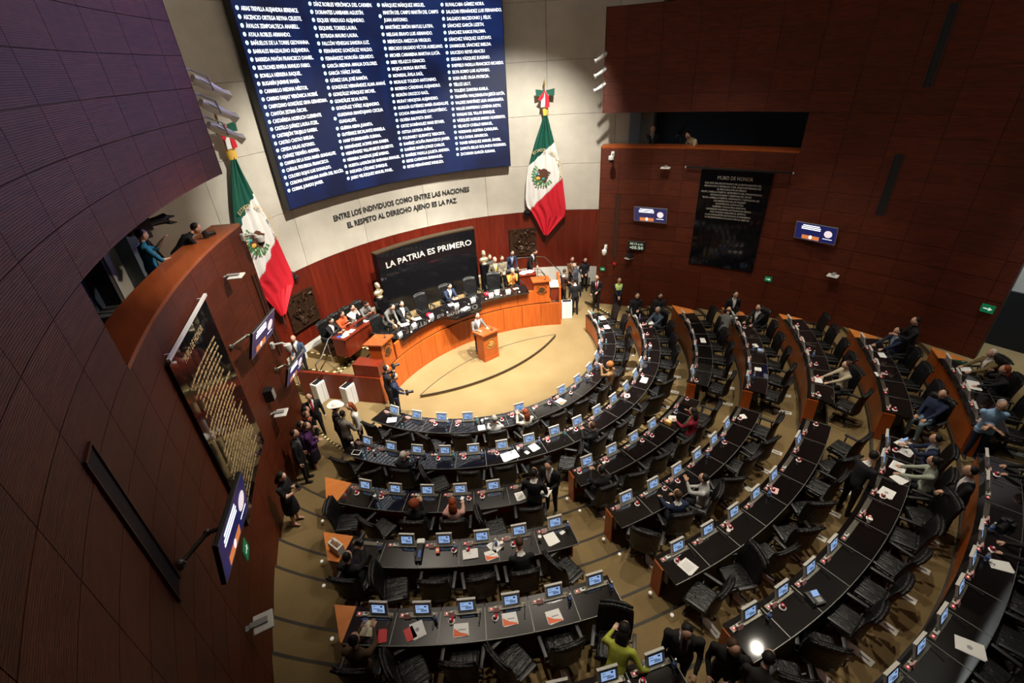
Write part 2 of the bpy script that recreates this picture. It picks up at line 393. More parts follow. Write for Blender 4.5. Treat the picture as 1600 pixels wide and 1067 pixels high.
# rear right: dark doorway under a white bulkhead beyond the end of the wood
wr = struct('wall_rear', MB().box((11.3, -15.2, 3.95), (.2, 6.2, 1.5), 0).mesh('bulkhead', 'plinth_white'))
link('door_shade', MB().box((11.2, -15.2, 1.6), (.2, 6.2, 3.2)).mesh('door_shade', 'dark_fill'), wr)  # doorway darkness painted as a near-black box
link('upper_wall', MB().box((11.3, -15.2, 9.2), (.2, 6.2, 9.0)).mesh('upper_wall', 'wood_joint'), wr)
link('back_wall', MB().box((1, -16.4, 4.1), (24, .3, 8.2)).mesh('back_wall', 'ceiling_dark'), wr)
link('back_reflector', MB().box((1, -16.4, 10.8), (24, .28, 5.2)).mesh('back_reflector', 'plinth_white'), wr)  # unseen white wall, added to reflect as a band on the last desk row
for x in (1.0, 6.0): spot((x, -12.6, 13.2), (x + 1.5, -16.3, 10.4), 1500, 80, .7, (.84, .94, 1))  # spots added to light the reflected white wall
spot((8.6, -14.0, 12.6), (11.3, -14.2, 4.0), 3200, 40, .7, (.86, .95, 1))
# curved stage wall: marble above, red veneer below, white plinth
sw_ = struct('wall_stage', MB().arc(0, -5.5, 10.53, 10.9, 90 - 63, 90 + 63, 0, 13.6, 60).mesh('core', 'joint'))
ce = [-62.5] + [-54.4 + 15.5 * i for i in range(8)] + [62.5]
cache = {}
for i in range(len(ce) - 1):
    for z0, z1 in ((3.82, 5.86), (5.86, 7.85), (7.85, 9.83), (9.83, 11.8), (11.8, 13.55)):
        key = (round(ce[i + 1] - ce[i], 2), round(z1 - z0, 2))
        if key not in cache: cache[key] = MB().arc(0, 0, 10.5, 10.54, 90 - .035, 90 - key[0] + .035, .006, key[1] - .006, 8).mesh('marble_panel', 'marble')
        link('marble_panel', cache[key], sw_, (0, -5.5, z0), -R_(ce[i]))
wp = MB().arc(0, 0, 10.49, 10.54, 90 - .012, 90 - 3.875 + .012, 0, 2.76, 3).mesh('veneer_panel', 'wood_stage')
pp = MB().arc(0, 0, 10.485, 10.54, 90 - .012, 90 - 3.875 + .012, 0, 1.03, 3).mesh('plinth_panel', 'plinth_white')
for i in range(32):
    a = -62 + 3.875 * i
    link('veneer_panel', wp, sw_, (0, -5.5, 1.05), -R_(a)); link('plinth_panel', pp, sw_, (0, -5.5, .02), -R_(a))
link('base_strip', MB().arc(0, -5.5, 10.47, 10.5, 90 - 62, 90 + 62, 0, .07, 40).mesh('base_strip', 'black_plastic'), sw_)
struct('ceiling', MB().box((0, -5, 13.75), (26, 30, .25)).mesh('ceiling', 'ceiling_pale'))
# ============================================================ desks and chairs
ORD = ['', 'front', 'second', 'third', 'fourth', 'fifth', 'sixth', 'seventh']
NTH = 'zeroth first second third fourth fifth sixth seventh eighth ninth tenth eleventh twelfth thirteenth fourteenth fifteenth sixteenth seventeenth eighteenth nineteenth twentieth'.split()
SEC = {'L': 'block opposite the clock wall', 'M': 'middle block', 'R': 'block along the clock wall'}
# (row, section, first edge, desks, step)
ROWS = [(1, 'M', -69.6, 15, 9.27), (2, 'M', -65.9, 19, 6.87),
        (3, 'L', -56.4, 6, 5.55), (3, 'M', -17.05, 6, 5.47), (3, 'R', 21.1, 6, 5.5),
        (4, 'L', -49.8, 6, 4.63), (4, 'M', -16.4, 7, 4.57), (4, 'R', 21.0, 6, 4.66),
        (5, 'L', -45.1, 6, 3.98), (5, 'M', -16.05, 8, 3.97), (5, 'R', 20.8, 6, 3.98),
        (6, 'L', -37.6, 5, 3.46), (6, 'M', -15.6, 9, 3.46), (6, 'R', 19.9, 5, 3.46),
        (7, 'M', -15.05, 10, 3.05), (7, 'R', 19.6, 4, 3.05)]
def desk_parts(k, wdeg):
    rf, rb, zt, zf = RF[k], RB[k], ZT[k], ZF[k]; rm = (rf + rb) / 2; h = wdeg / 2
    g = math.degrees(.006 / rm); zlow = (ZF[k - 1] if k > 1 else 0) - zf      # local z, floor of this row = 0
    H = zt - zf; P = {}
    A = lambda r0, r1, d, z0, z1, n=3: MB().arc(0, rm, r0, r1, -90 - d, -90 + d, z0, z1, n)
    P['desktop'] = A(rf - .03, rb, h - g, H - .035, H).mesh('desktop', 'desk_black')
    e = A(rb, rb + .012, h - g, H - .03, H - .002)
    P['edge_trim'] = e.mesh('edge_trim', 'edge_grey')
    tj = -90 + h - g * .2
    P['joint_strip'] = MB().arc(0, rm, rf + .05, rb, tj - g * 1.4, tj + g * 1.2, H - .02, H + .0015, 1).mesh('joint_strip', 'edge_grey')
    P['front_panel'] = A(rf, rf + .03, h - g * .4, zlow + .08, H - .036).mesh('front_panel', 'wood_orange')
    P['toe_kick'] = A(rf + .006, rf + .04, h, zlow, zlow + .08).mesh('toe_kick', 'black_plastic')
    P['body'] = A(rf + .03, rb - .2, h - g, H - .3, H - .04).mesh('body', 'desk_body')
    P['console'] = MB().box((-.0, .2, H + .006), (.66, .085, .012)).mesh('console', 'console')
    P['button'] = MB().box((-.28, .2, H + .016), (.035, .04, .012)).box((-.28, .2, H + .0235), (.016, .02, .006), 0, 1).mesh('button', ['led_red', 'led_white'])
    P['card_reader'] = MB().rbox((-.17, .2, H + .022), (.10, .07, .022), .006).box((-.155, .21, H + .034), (.05, .03, .004), 0, 1).mesh('card_reader', ['monitor_grey', 'black_plastic'])
    P['name_card'] = MB().box((-.19, .155, H + .05), (.11, .006, .085), 0, 0, R_(-22)).box((-.19, .185, H + .05), (.11, .006, .085), 0, 0, R_(22)).mesh('name_card', 'pink_card')
    P['microphone'] = MB().tube([(.30, .2, H + .01), (.31, .19, H + .035), (.30, .08, H + .04), (.28, -.02, H + .045)], .006, 6).ball((.28, -.03, H + .045), .012, 6, 4).mesh('microphone', 'black_plastic')
    return P
TL = R_(16)
def monitor_parts(H):
    q = Matrix.Rotation(-TL, 3, 'X'); o = Vector((.08, .21, H + .012)); up = q @ Vector((0, 0, 1)); n = q @ Vector((0, -1, 0))
    c = o + up * .135
    housing = MB().box(c, (.32, .035, .25), mat=q).box(o + up * .262, (.325, .05, .016), mat=q)
    base = MB().box((.08, .2, H + .012), (.36, .09, .02))
    bez = MB().box(c + n * .019, (.25, .006, .185), mat=q)
    scn = MB().box(c + n * .023, (.225, .004, .16), mat=q)
    txt = MB()
    for i, (x, z, ww, hh) in enumerate([(.06, .05, .035, .03), (-.03, .0, .12, .01), (.03, -.022, .10, .012), (.03, -.046, .11, .012), (-.07, .05, .05, .008)]):
        txt.box(c + n * .026 + Vector((x, 0, 0)) + up * z, (ww, .002, hh), mat=q)
    return dict(housing=housing.mesh('housing', 'monitor_grey'), base=base.mesh('base', 'console'), bezel=bez.mesh('bezel', 'monitor_dark'),
                screen=scn.mesh('screen', 'screen_blue'), screen_lines=txt.mesh('screen_lines', 'screen_ink'))
FROMEND = {}
for k in range(1, 8):
    lst = [(e0 + (i + .5) * stp, s, i) for (kk, s, e0, n, stp) in ROWS if kk == k for i in range(n)]
    for q, (p_, s, i) in enumerate(sorted(lst, reverse=True)): FROMEND[(k, s, i)] = NTH[q + 1]
DESK = {}                       # (row, sec, i) -> phi
NO_MON = {(1, 'M', 6), (1, 'M', 4), (2, 'M', 14), (3, 'M', 5), (3, 'M', 4), (4, 'M', 6), (5, 'M', 7), (6, 'M', 4), (6, 'M', 6), (3, 'R', 1), (4, 'R', 2), (5, 'R', 0), (5, 'R', 1), (6, 'R', 1), (6, 'R', 0), (5, 'M', 5), (4, 'L', 0), (7, 'M', 7), (6, 'M', 5), (3, 'L', 5)}
def place(k, phi, r=None): r = r or (RF[k] + RB[k]) / 2; return Vector((r * sin(R_(phi)), -r * cos(R_(phi)), ZF[k]))
for (k, s, e0, n, stp) in ROWS:
    P = desk_parts(k, stp); MP = monitor_parts(ZT[k] - ZF[k]); H = ZT[k] - ZF[k]
    rm = (RF[k] + RB[k]) / 2; zlow = (ZF[k - 1] if k > 1 else 0) - ZF[k]
    grp = 'desks of the %s row, %s' % (ORD[k], SEC[s]) if k > 2 else 'desks of the %s row' % ORD[k]
    for i in range(n):
        phi = e0 + (i + .5) * stp; DESK[(k, s, i)] = phi
        mon = (k, s, i) not in NO_MON
        d = thing('senate_desk', 'glossy black desk with %s, %s row, %s from the clock wall' % ('raised monitor' if mon else 'monitor folded away', ORD[k], FROMEND[(k, s, i)]), 'desk', place(k, phi), R_(phi), grp)
        for nme, me in P.items():
            if nme == 'name_card' and (i + k) % 5 == 0: continue
            link(nme, me, d)
        if mon:
            mo = link('monitor', MP['housing'], d)
            for q in ('base', 'bezel', 'screen', 'screen_lines'): link(q, MP[q], mo)
        for sgn, endd in ((-1, i == 0), (1, i == n - 1)):
            if endd:
                a = sgn * (stp / 2 - .05)
                t = -90 + a; t2 = t + sgn * math.degrees(.03 / rm)
                link('side_panel', MB().arc(0, rm, RF[k], RF[k] + .26, t, t2, zlow + .01, H - .036, 1).mesh('side_panel', 'wood_orange'), d)
                if k > 2 and ((s == 'L' and sgn < 0) or (s == 'R' and sgn > 0)):
                    r0, r1 = RF[k] - .03, RB[k]; dl = {3: (.78, .3), 4: (.70, .25), 5: (.42, .03), 6: (.6, .1), 7: (.6, .1)}[k]
                    def lp_(r, off): t_ = R_(-90 + sgn * (stp / 2 + .02)); p = Vector((r * cos(t_), rm + r * sin(t_))); tn = Vector((-sin(t_), cos(t_))) * sgn; return (p + tn * off)
                    poly = [lp_(r0, 0), lp_(r1, 0), lp_(r1, dl[1]), lp_(r0, dl[0])]
                    if sgn > 0: poly = poly[::-1]
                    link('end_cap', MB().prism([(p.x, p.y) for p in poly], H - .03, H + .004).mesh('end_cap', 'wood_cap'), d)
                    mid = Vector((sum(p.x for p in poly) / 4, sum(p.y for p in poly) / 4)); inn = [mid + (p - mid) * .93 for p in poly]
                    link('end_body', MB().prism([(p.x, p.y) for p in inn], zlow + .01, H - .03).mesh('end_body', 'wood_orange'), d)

# ---- swivel armchair, faces +y
def chair_parts(hb=1.14):
    P = {}
    P['seat'] = MB().rbox((0, .0, .455), (.52, .52, .11), .045, seg=3).mesh('seat', 'leather', 'all')
    mb = MB(); nu, nv = 8, 7; vs = []
    for side_ in (0, 1):
        for j in range(nv + 1):
            for i in range(nu + 1):
                u = -1 + 2 * i / nu; v = j / nv
                x = u * (.30 - .03 * abs(v - .55)); z = .44 + v * (hb - .44)
                y = -.235 - .10 * v * v - .0 + .055 * u * u + (.035 if v > .86 and side_ == 0 else 0) * (1 - u * u)
                th = .075 * (1 - abs(u) ** 6 * .8) * (1 - .7 * max(0, (v - .9) * 10) ** 2)
                if side_: y -= th
                vs.append((x, y, z))
    N = (nu + 1) * (nv + 1); fs = []
    for j in range(nv):
        for i in range(nu):
            a = j * (nu + 1) + i; fs.append((a, a + 1, a + nu + 2, a + nu + 1)); fs.append((N + a + nu + 1, N + a + nu + 2, N + a + 1, N + a))
    for i in range(nu): fs.append((i + 1, i, N + i, N + i + 1)); a = nv * (nu + 1) + i; fs.append((a, a + 1, N + a + 1, N + a))
    for j in range(nv): a = j * (nu + 1); fs.append((a, a + nu + 1, N + a + nu + 1, N + a)); b = a + nu; fs.append((b + nu + 1, b, N + b, N + b + nu + 1))
    mb.add(vs, fs); mb.tube([(-.275, -.345, hb - .02), (-.13, -.375, hb - .005), (0, -.38, hb), (.13, -.375, hb - .005), (.275, -.345, hb - .02)], [.022, .034, .036, .034, .022], 8)
    P['backrest'] = mb.mesh('backrest', 'leather', 'all')
    P['seat_cushion'] = MB().rbox((0, .03, .50), (.46, .44, .06), .028, seg=2).mesh('seat_cushion', 'leather', 'all')
    for nme, sx in (('armrest', -1), ('armrest.001', 1)):
        P[nme] = MB().rbox((sx * .335, .0, .665), (.065, .36, .042), .016).tube([(sx * .27, .12, .44), (sx * .345, .14, .47), (sx * .345, .13, .65)], .017, 6).tube([(sx * .27, -.14, .44), (sx * .345, -.15, .47), (sx * .345, -.13, .65)], .017, 6).mesh('armrest', 'leather_arm', True)
    P['column'] = MB().tube([(0, 0, .06), (0, 0, .40)], .035, 8).mesh('column', 'black_plastic', True)
    mb = MB()
    for i in range(5):
        t = 2 * pi * i / 5; mb.tube([(0, 0, .09), (.28 * cos(t), .28 * sin(t), .06)], [.03, .018], 6); mb.ball((.28 * cos(t), .28 * sin(t), .03), .03, 6, 4)
    P['base'] = mb.mesh('base', 'black_plastic', True)
    return P
CH = chair_parts()
def chair(loc, rz, label, group):
    c = thing('swivel_armchair', label, 'chair', loc, rz, group)
    for nme, me in CH.items(): link(nme.split('.')[0], me, c)
    return c
# chairs turned away or pushed back: yaw (deg, + = to its left), pull (m)
TURN = {(5, 'L', 1): (-60, .12), (5, 'L', 3): (-55, .1), (5, 'L', 5): (150, .25), (4, 'L', 1): (-75, .1), (4, 'L', 5): (-65, .15), (3, 'L', 0): (-70, .1), (3, 'L', 1): (-25, .15), (3, 'L', 4): (-80, .2),
        (2, 'M', 1): (40, .2), (2, 'M', 3): (-60, .1), (2, 'M', 7): (50, .2), (2, 'M', 8): (-70, .25), (1, 'M', 1): (35, .2), (1, 'M', 5): (-60, .1), (1, 'M', 2): (-30, .1),
        (3, 'M', 1): (-15, .1), (3, 'M', 4): (-25, .15), (4, 'M', 0): (-50, .1), (4, 'M', 3): (-35, .1), (4, 'M', 5): (-20, .1), (5, 'M', 0): (20, .1), (5, 'M', 1): (70, .1), (5, 'M', 2): (-10, .15), (5, 'M', 3): (-30, .2),
        (5, 'M', 4): (-40, .1), (5, 'M', 6): (-35, .1), (6, 'M', 0): (-40, .1), (6, 'M', 1): (-50, .05), (6, 'M', 6): (30, .2), (3, 'R', 0): (-10, .1), (4, 'R', 1): (-20, .1), (5, 'R', 0): (-25, .2), (6, 'R', 0): (-40, .3), (2, 'M', 11): (-30, .1), (2, 'M', 12): (-25, .1), (5, 'M', 7): (-20, .2)}
SKIP_CHAIR = set()
rail = MB().box((0, -.30, .006), (.14, .46, .012)).box((0, -.40, .0125), (.022, .16, .004), 0, 1).mesh('chair_rail', ['metal_plate', 'black_plastic'])
CHAIRS = {}
for (k, s, i), phi in DESK.items():
    yaw, pull = TURN.get((k, s, i), (random.uniform(-9, 9), random.uniform(-.02, .06)))
    r = RB[k] + .19 + pull * .9
    wh = 'the %s row%s' % (ORD[k], ' of the ' + SEC[s] if k > 2 else '')
    turned = abs(yaw) > 19
    lab = 'black leather armchair %s, %s row, %s seat from the clock wall' % ('turned askew' if turned else 'tucked in', ORD[k], FROMEND[(k, s, i)])
    CHAIRS[(k, s, i)] = chair(place(k, phi, r), R_(phi + yaw), lab, '%s chairs at %s' % ('turned' if turned else 'tucked', wh))
    tag(link('chair_rail', rail, None, place(k, phi, RB[k] + .25), R_(phi)), 'pale slotted metal rail plate on carpet, %s row, %s seat from the clock wall' % (ORD[k], FROMEND[(k, s, i)]), 'floor plate', 'chair rail plates of %s' % wh)
# ============================================================ the presidium
ps = struct('platform', MB().arc(0, -5.5, 6.5, 10.46, 90 - 33, 90 + 25.5, 0, .95, 30).mesh('platform', 'carpet'))
ps.name = 'floor_platform'
# steps on the open left end and at the right end
for i, (a0, a1, z) in enumerate(((-38, -34, .32), (-34, -30, .55), (-30, -25.5, .78))):
    link('step', MB().arc(0, -5.5, 9.0, 10.46, 90 - a1, 90 - a0, 0, z, 3).mesh('step', 'carpet'), ps)
    mb = MB()
    for j in range(10): mb.arc(0, -5.5, 9.02 + j * .14, 9.02 + j * .14 + .138, 90 - a0 - .32, 90 - a0, z + .001, z + .008, 1, j % 2)
    link('hazard_tape', mb.mesh('hazard_tape', ['tape_yellow', 'tape_black']), ps)
link('landing', MB().arc(0, -5.5, 6.6, 9.0, 90 + 25.5, 90 + 38, 0, .40, 6).mesh('landing', 'carpet'), ps)
mb = MB()
for j in range(16): mb.arc(0, -5.5, 8.92, 9.0, 90 + 26 + j * .75, 90 + 26 + j * .75 + .72, .402, .41, 1, j % 2); mb.arc(0, -5.5, 8.72, 8.80, 90 + 26 + j * .75, 90 + 26 + j * .75 + .72, .402, .41, 1, (j + 1) % 2)
for j in range(14): mb.arc(0, -5.5, 7.4 + j * .11, 7.4 + j * .11 + .108, 90 + 25.1, 90 + 25.6, .951, .958, 1, j % 2)
link('hazard_tape', mb.mesh('hazard_tape', ['tape_yellow', 'tape_black']), ps)
for i, (a0, z) in enumerate(((33, .63), (36.5, .32))):
    link('step', MB().arc(0, -5.5, 7.4, 10.46, 90 - a0 - 3.5, 90 - a0, 0, z, 3).mesh('step', 'carpet'), ps)

rt = thing('presidium_bench', 'curved orange wood bench front of the presidium with black stone top', 'bench', st(6.5, 1.4, 0))
def rp(nme, mb, mat, par=None, sm=False):
    o = link(nme, mb.mesh(nme, mat, sm)); o.parent = par or rt
    if par is None or par is rt: o.matrix_parent_inverse = Matrix.Translation(-rt.location)
    return o
edges = [-39 + 78.8 * i / 11 for i in range(12)]
for i in range(11):
    rp('panel', MB().arc(0, -5.5, 6.45, 6.5, 90 - edges[i + 1] + .06, 90 - edges[i] - .06, .1, 1.04, 3), 'wood_orange')
rp('plinth_panel', MB().arc(0, -5.5, 6.452, 6.5, 90 - 39.8, 90 + 39, 0, .1, 40), 'wood_orange')
rp('body', MB().arc(0, -5.5, 6.5, 6.62, 90 - 39.7, 90 + 38.9, .05, 1.03, 40), 'wood_joint')
rp('shadow_gap', MB().arc(0, -5.5, 6.49, 6.6, 90 - 36, 90 + 35, 1.03, 1.09, 40), 'wood_joint')
ue = [-28 + 58.5 * i / 9 for i in range(10)]
for i in range(9):
    rp('upper_panel', MB().arc(0, -5.5, 6.47, 6.56, 90 - ue[i + 1] + .05, 90 - ue[i] - .05, 1.09, 1.66, 3), 'wood_orange')
rp('stone_top', MB().arc(0, -5.5, 6.28, 7.08, 90 - 28.2, 90 + 25.6, 1.66, 1.72, 36), 'desk_black')
bp_ = [st(6.3, -6.8, 0), st(5.82, -4, 0), st(5.82, 7.2, 0), st(6.3, 9.6, 0)]
rp('stone_nose', MB().prism([(p.x, p.y) for p in bp_][::-1], 1.655, 1.722), 'desk_black')
rp('stone_skirt', MB().prism([(p.x, p.y + .02) for p in bp_][::-1], 1.57, 1.66), 'desk_body')
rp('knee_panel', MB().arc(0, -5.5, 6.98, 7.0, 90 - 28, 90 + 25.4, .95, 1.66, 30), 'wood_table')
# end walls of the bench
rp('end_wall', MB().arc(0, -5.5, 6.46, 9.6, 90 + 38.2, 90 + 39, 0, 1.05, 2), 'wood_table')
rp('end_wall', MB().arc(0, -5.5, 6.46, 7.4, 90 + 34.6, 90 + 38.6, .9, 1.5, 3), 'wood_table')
rp('end_wall', MB().arc(0, -5.5, 6.46, 8.2, 90 - 40.3, 90 - 39.6, 0, 1.72, 2), 'wood_orange')
rp('end_box', MB().arc(0, -5.5, 6.7, 7.3, 90 - 39.6, 90 - 36.6, 1.05, 1.66, 2), 'wood_table')
rp('end_box_top', MB().arc(0, -5.5, 6.66, 7.34, 90 - 39.7, 90 - 36.5, 1.66, 1.70, 2), 'cream_paper')
# consoles, microphones and papers on the presidium top belong to later lists

def emblem(c, ux, uy, nrm, r, mats=('seal_dark', 'gold'), parent=None, name='seal', ring=True, leaf=(200, 340)):
    """round national seal: laurel ring below, spread bird in the middle, ring of marks above"""
    ux, uy, nrm = Vector(ux), Vector(uy), Vector(nrm); mb = MB()
    def P(x, y, h=0): return Vector(c) + ux * (x * r) + uy * (y * r) + nrm * h
    def poly(pts, mi, h=.012):
        n = len(pts); vs = [P(x, y, 0) for x, y in pts] + [P(x, y, h) for x, y in pts]
        mb.add(vs, [tuple(range(n))[::-1], tuple(range(n, 2 * n))] + [(i, (i + 1) % n, n + (i + 1) % n, n + i) for i in range(n)], mi)
    body = [(-.1, -.45), (.12, -.42), (.34, -.2), (.42, .1), (.34, .38), (.1, .5), (-.12, .42), (-.3, .5), (-.42, .38), (-.28, .3), (-.2, .1), (-.38, -.05), (-.46, -.3), (-.3, -.28)]
    poly(body, 0, .016)
    for i in range(5): poly([(.34 - .03 * i, .3 - .16 * i), (.62 - .1 * i, .16 - .17 * i), (.56 - .1 * i, .06 - .17 * i), (.3 - .03 * i, .16 - .14 * i)], 0, .014)
    poly([(-.5, .2), (-.36, .16), (-.3, -.1), (-.42, -.14), (-.6, -.02)], 0, .014)
    nl = int((leaf[1] - leaf[0]) / 13)
    for i in range(nl):
        t = R_(leaf[0] + (leaf[1] - leaf[0]) * i / (nl - 1))
        for q in (0, 1):
            rr = .70 + .14 * q; poly([(rr * cos(t - .09), rr * sin(t - .09)), ((rr + .1) * cos(t), (rr + .1) * sin(t)), (rr * cos(t + .09), rr * sin(t + .09)), ((rr - .1) * cos(t), (rr - .1) * sin(t))], 1, .01)
    for i in range(20 if ring else 0):
        t = R_(158 - 136 * i / 19); rr = .86
        poly([(rr * cos(t) - .035, rr * sin(t) - .06), (rr * cos(t) + .035, rr * sin(t) - .06), (rr * cos(t) + .035, rr * sin(t) + .06), (rr * cos(t) - .035, rr * sin(t) + .06)], 1, .008)
    o = link(name, mb.mesh(name, list(mats)), parent); return o

def lectern(c, rz, w_, d_, h, z0, label, seal_m):
    t = thing('lectern', label, 'lectern', (*c, z0), rz)
    link('body', MB().box((0, 0, h / 2), (w_, d_, h - .12)).mesh('body', 'wood_orange'), t)
    link('foot', MB().box((0, 0, .075), (w_ + .01, d_ + .01, .15)).mesh('foot', 'wood_orange'), t)
    q = Matrix.Rotation(R_(-7), 3, 'X')
    top = link('top', MB().box((0, .05, h - .03), (w_ + .1, d_ + .26, .05), mat=q).mesh('top', 'wood_ledge'), t)
    link('microphone', MB().tube([(w_ * .3, -.1, h), (w_ * .3, -.08, h + .16), (w_ * .28, .02, h + .24)], .008, 6).mesh('microphone', 'black_plastic'), t)
    link('clip_light', MB().rbox((w_ * .25, -.12, h + .02), (.08, .06, .03), .008).mesh('clip_light', 'black_plastic'), t)
    emblem((0, -d_ / 2 - .002, h * .60), (1, 0, 0), (0, 0, 1), (0, -1, 0), .25, seal_m, t)
    return t
lectern((.22, -.68), 0, .66, .46, 1.16, .12, 'orange wood speaking lectern with gold seal on the carpeted dais', ('gold', 'gold'))
for a, lab in ((-31.8, 'orange wood side lectern with dark seal above the two photographers'), (33.2, 'orange wood side lectern with dark seal beside the standing group')):
    p = st(6.72, a, 1.1); lectern((p.x, p.y), -R_(a), .66, .5, .95, 1.1, lab, ('seal_dark', 'seal_dark'))
    rp('lectern_base', MB().arc(0, -5.5, 6.52, 7.0, 90 - a - 3.4, 90 - a + 3.4, .9, 1.12, 3), 'wood_orange')

# black stone slab with motto behind the bench
sl = thing('motto_slab', 'tall curved black stone slab with silver motto behind the presidium', 'wall panel', st(9.1, 2.5, .95))
def rel(nme, me, root): o = link(nme, me, root); o.matrix_parent_inverse = Matrix.Translation(-Vector(root.location)); return o
rel('slab', MB().arc(0, -5.5, 9.0, 9.3, 90 - 16.8, 90 + 11.8, .95, 3.82, 24).mesh('slab', 'black_gloss'), sl)
rel('top_edge', MB().arc(0, -5.5, 8.99, 9.31, 90 - 16.9, 90 + 11.9, 3.8, 3.85, 24).mesh('top_edge', 'seal_dark'), sl)
def fit(body, size, span, ext, bold=0., align='CENTER', lines=1.):
    me = textmesh(body, size, align, lines, bold, ext); xs = [v.co.x for v in me.vertices]; k = span / (max(xs) - min(xs)); m = (max(xs) + min(xs)) / 2
    for v in me.vertices: v.co.x = (v.co.x - m) * k
    return me
def on_stage(me, r, amid, z, mat): return bend(me, lambda x, y, h: st(r - h, amid + math.degrees(x / r), z + y), mat)
rel('motto', on_stage(fit('LA PATRIA ES PRIMERO', .34, R_(25.2) * 9, .012, .004), 8.985, 3.0, 3.14, 'silver_text'), sl)
wt = thing('wall_lettering', 'two lines of dark raised letters on the marble under the screen', 'lettering', st(10.5, 2, 4.7))
rel('letters', on_stage(fit('ENTRE LOS INDIVIDUOS COMO ENTRE LAS NACIONES', .29, R_(33.6) * 10.5, .02, .004), 10.48, 2.05, 5.04, 'dark_text'), wt)
rel('letters', on_stage(fit('EL RESPETO AL DERECHO AJENO ES LA PAZ', .29, R_(27.4) * 10.5, .02, .004), 10.48, 1.75, 4.64, 'dark_text'), wt)
# LED voting board
lb = thing('voting_board', 'huge curved blue LED board listing names in four columns', 'screen', st(10.3, 1.8, 6.0))
rel('cabinet', MB().arc(0, -5.5, 10.10, 10.36, 90 - 29.2, 90 + 25.6, 5.98, 12.5, 40).mesh('cabinet', 'black_plastic'), lb)
rel('display', MB().arc(0, -5.5, 10.085, 10.1, 90 - 29.05, 90 + 25.45, 6.02, 12.46, 40).mesh('display', 'led_display'), lb)
N1 = '''ARIAS TREVILLA ALEJANDRA BERENICE.|ASCENCIO ORTEGA REYNA CELESTE.|ÁVALOS ZEMPOALTECA ANABELL.|AYALA ROBLES ARMANDO.|BAÑUELOS DE LA TORRE GEOVANNA.|BARRALES MAGDALENO ALEJANDRA.|BARREDA PAVÓN FRANCISCO DANIEL.|BELTRONES RIVERA MANLIO FABIO.|BONILLA HERRERA RAQUEL.|BUGARÍN JASMINE MARÍA.|CAMARILLO MEDINA NÉSTOR.|CAMINO FARJAT VERÓNICA NOEMÍ.|CAMPUZANO GONZÁLEZ GINA GERARDINA.|CANTÓN ZETINA ÓSCAR.|CASTAÑEDA HOEFLICH CLEMENTE.|CASTILLO JUÁREZ LAURA ITZEL.|CASTREJÓN TRUJILLO KAREN.|CASTRO CASTRO IMELDA.|CEPEDA SALAS ALFONSO.|CHÁVEZ TREVIÑO ANDREA.|CHAVIRA DE LA ROSA MARÍA GUADALUPE.|CHÍGUIL FIGUEROA FRANCISCO.|COLOSIO ROJAS LUIS DONALDO.|CORONA NAKAMURA MARÍA DEL ROCÍO.|CORRAL JURADO JAVIER.'''
N2 = '''DÍAZ ROBLES VERÓNICA DEL CARMEN.|DORANTES LAMBARRI AGUSTÍN.|ESQUER VERDUGO ALEJANDRO.|ESQUIVEL TORRES LAURA.|ESTRADA MAURO LAURA.|FALCÓN VENEGAS SANDRA LUZ.|FERNÁNDEZ GONZÁLEZ WALDO.|FERNÁNDEZ NOROÑA GERARDO.|GARCÍA MEDINA AMALIA DOLORES.|GARCÍA YÁÑEZ ÁNGEL.|GÓMEZ LEAL JOSÉ RAMÓN.|GONZÁLEZ HERNÁNDEZ ALMA ANAHÍ.|GONZÁLEZ MÁRQUEZ MICHEL.|GONZÁLEZ SILVA RUTH.|GONZÁLEZ YÁÑEZ ALEJANDRO.|GUADIANA MANDUJANO CECILIA|~GUADALUPE.|GUERRA MENA JUANITA.|GUTIÉRREZ ESCALANTE MARIELA.|HARP ITURRIBARRÍA SUSANA.|HERNÁNDEZ ACEVES ANA KAREN.|HERNÁNDEZ VILLAFUERTE GILBERTO.|HERRERA DAGDUG JOSÉ SABINO.|HUERTA LADRÓN DE GUEVARA MANUEL.|INZUNZA CÁZAREZ ENRIQUE.|JASSO VELÁZQUEZ MIGUEL PAVEL.'''
N3 = '''MÁRQUEZ MÁRQUEZ MIGUEL.|MARTÍN DEL CAMPO MARTÍN DEL CAMPO|~JUAN ANTONIO.|MARTÍNEZ SIMÓN MAYULI LATIFA.|MELGAR BRAVO LUIS ARMANDO.|MENDOZA AMEZCUA VIRGILIO.|MERCADO SALGADO VÍCTOR AURELIANO.|MICHER CAMARENA MARTHA LUCÍA.|MIER VELAZCO IGNACIO.|MOJICA MORGA BEATRIZ.|MONREAL ÁVILA SAÚL.|MORALES TOLEDO ANTONINO.|MORENO CÁRDENAS ALEJANDRO.|MORÓN OROZCO RAÚL.|MURAT HINOJOSA ALEJANDRO.|MURGUÍA GUTIÉRREZ MARÍA GUADALUPE.|OCHOA FERNÁNDEZ CUAUHTÉMOC.|OLVERA BAUTISTA SIMEY.|ORTIZ DOMÍNGUEZ MAKI ESTHER.|OSTOA ORTEGA ANÍBAL.|POLEVNSKY GURWITZ YEIDCKOL.|RAMÍREZ ACUÑA FRANCISCO JAVIER.|RAMÍREZ MARÍN JORGE CARLOS.|RAMÍREZ PADILLA JULIETA ANDREA.|REYES CARMONA EMMANUEL.|REYES HERNÁNDEZ INDELIZA.'''
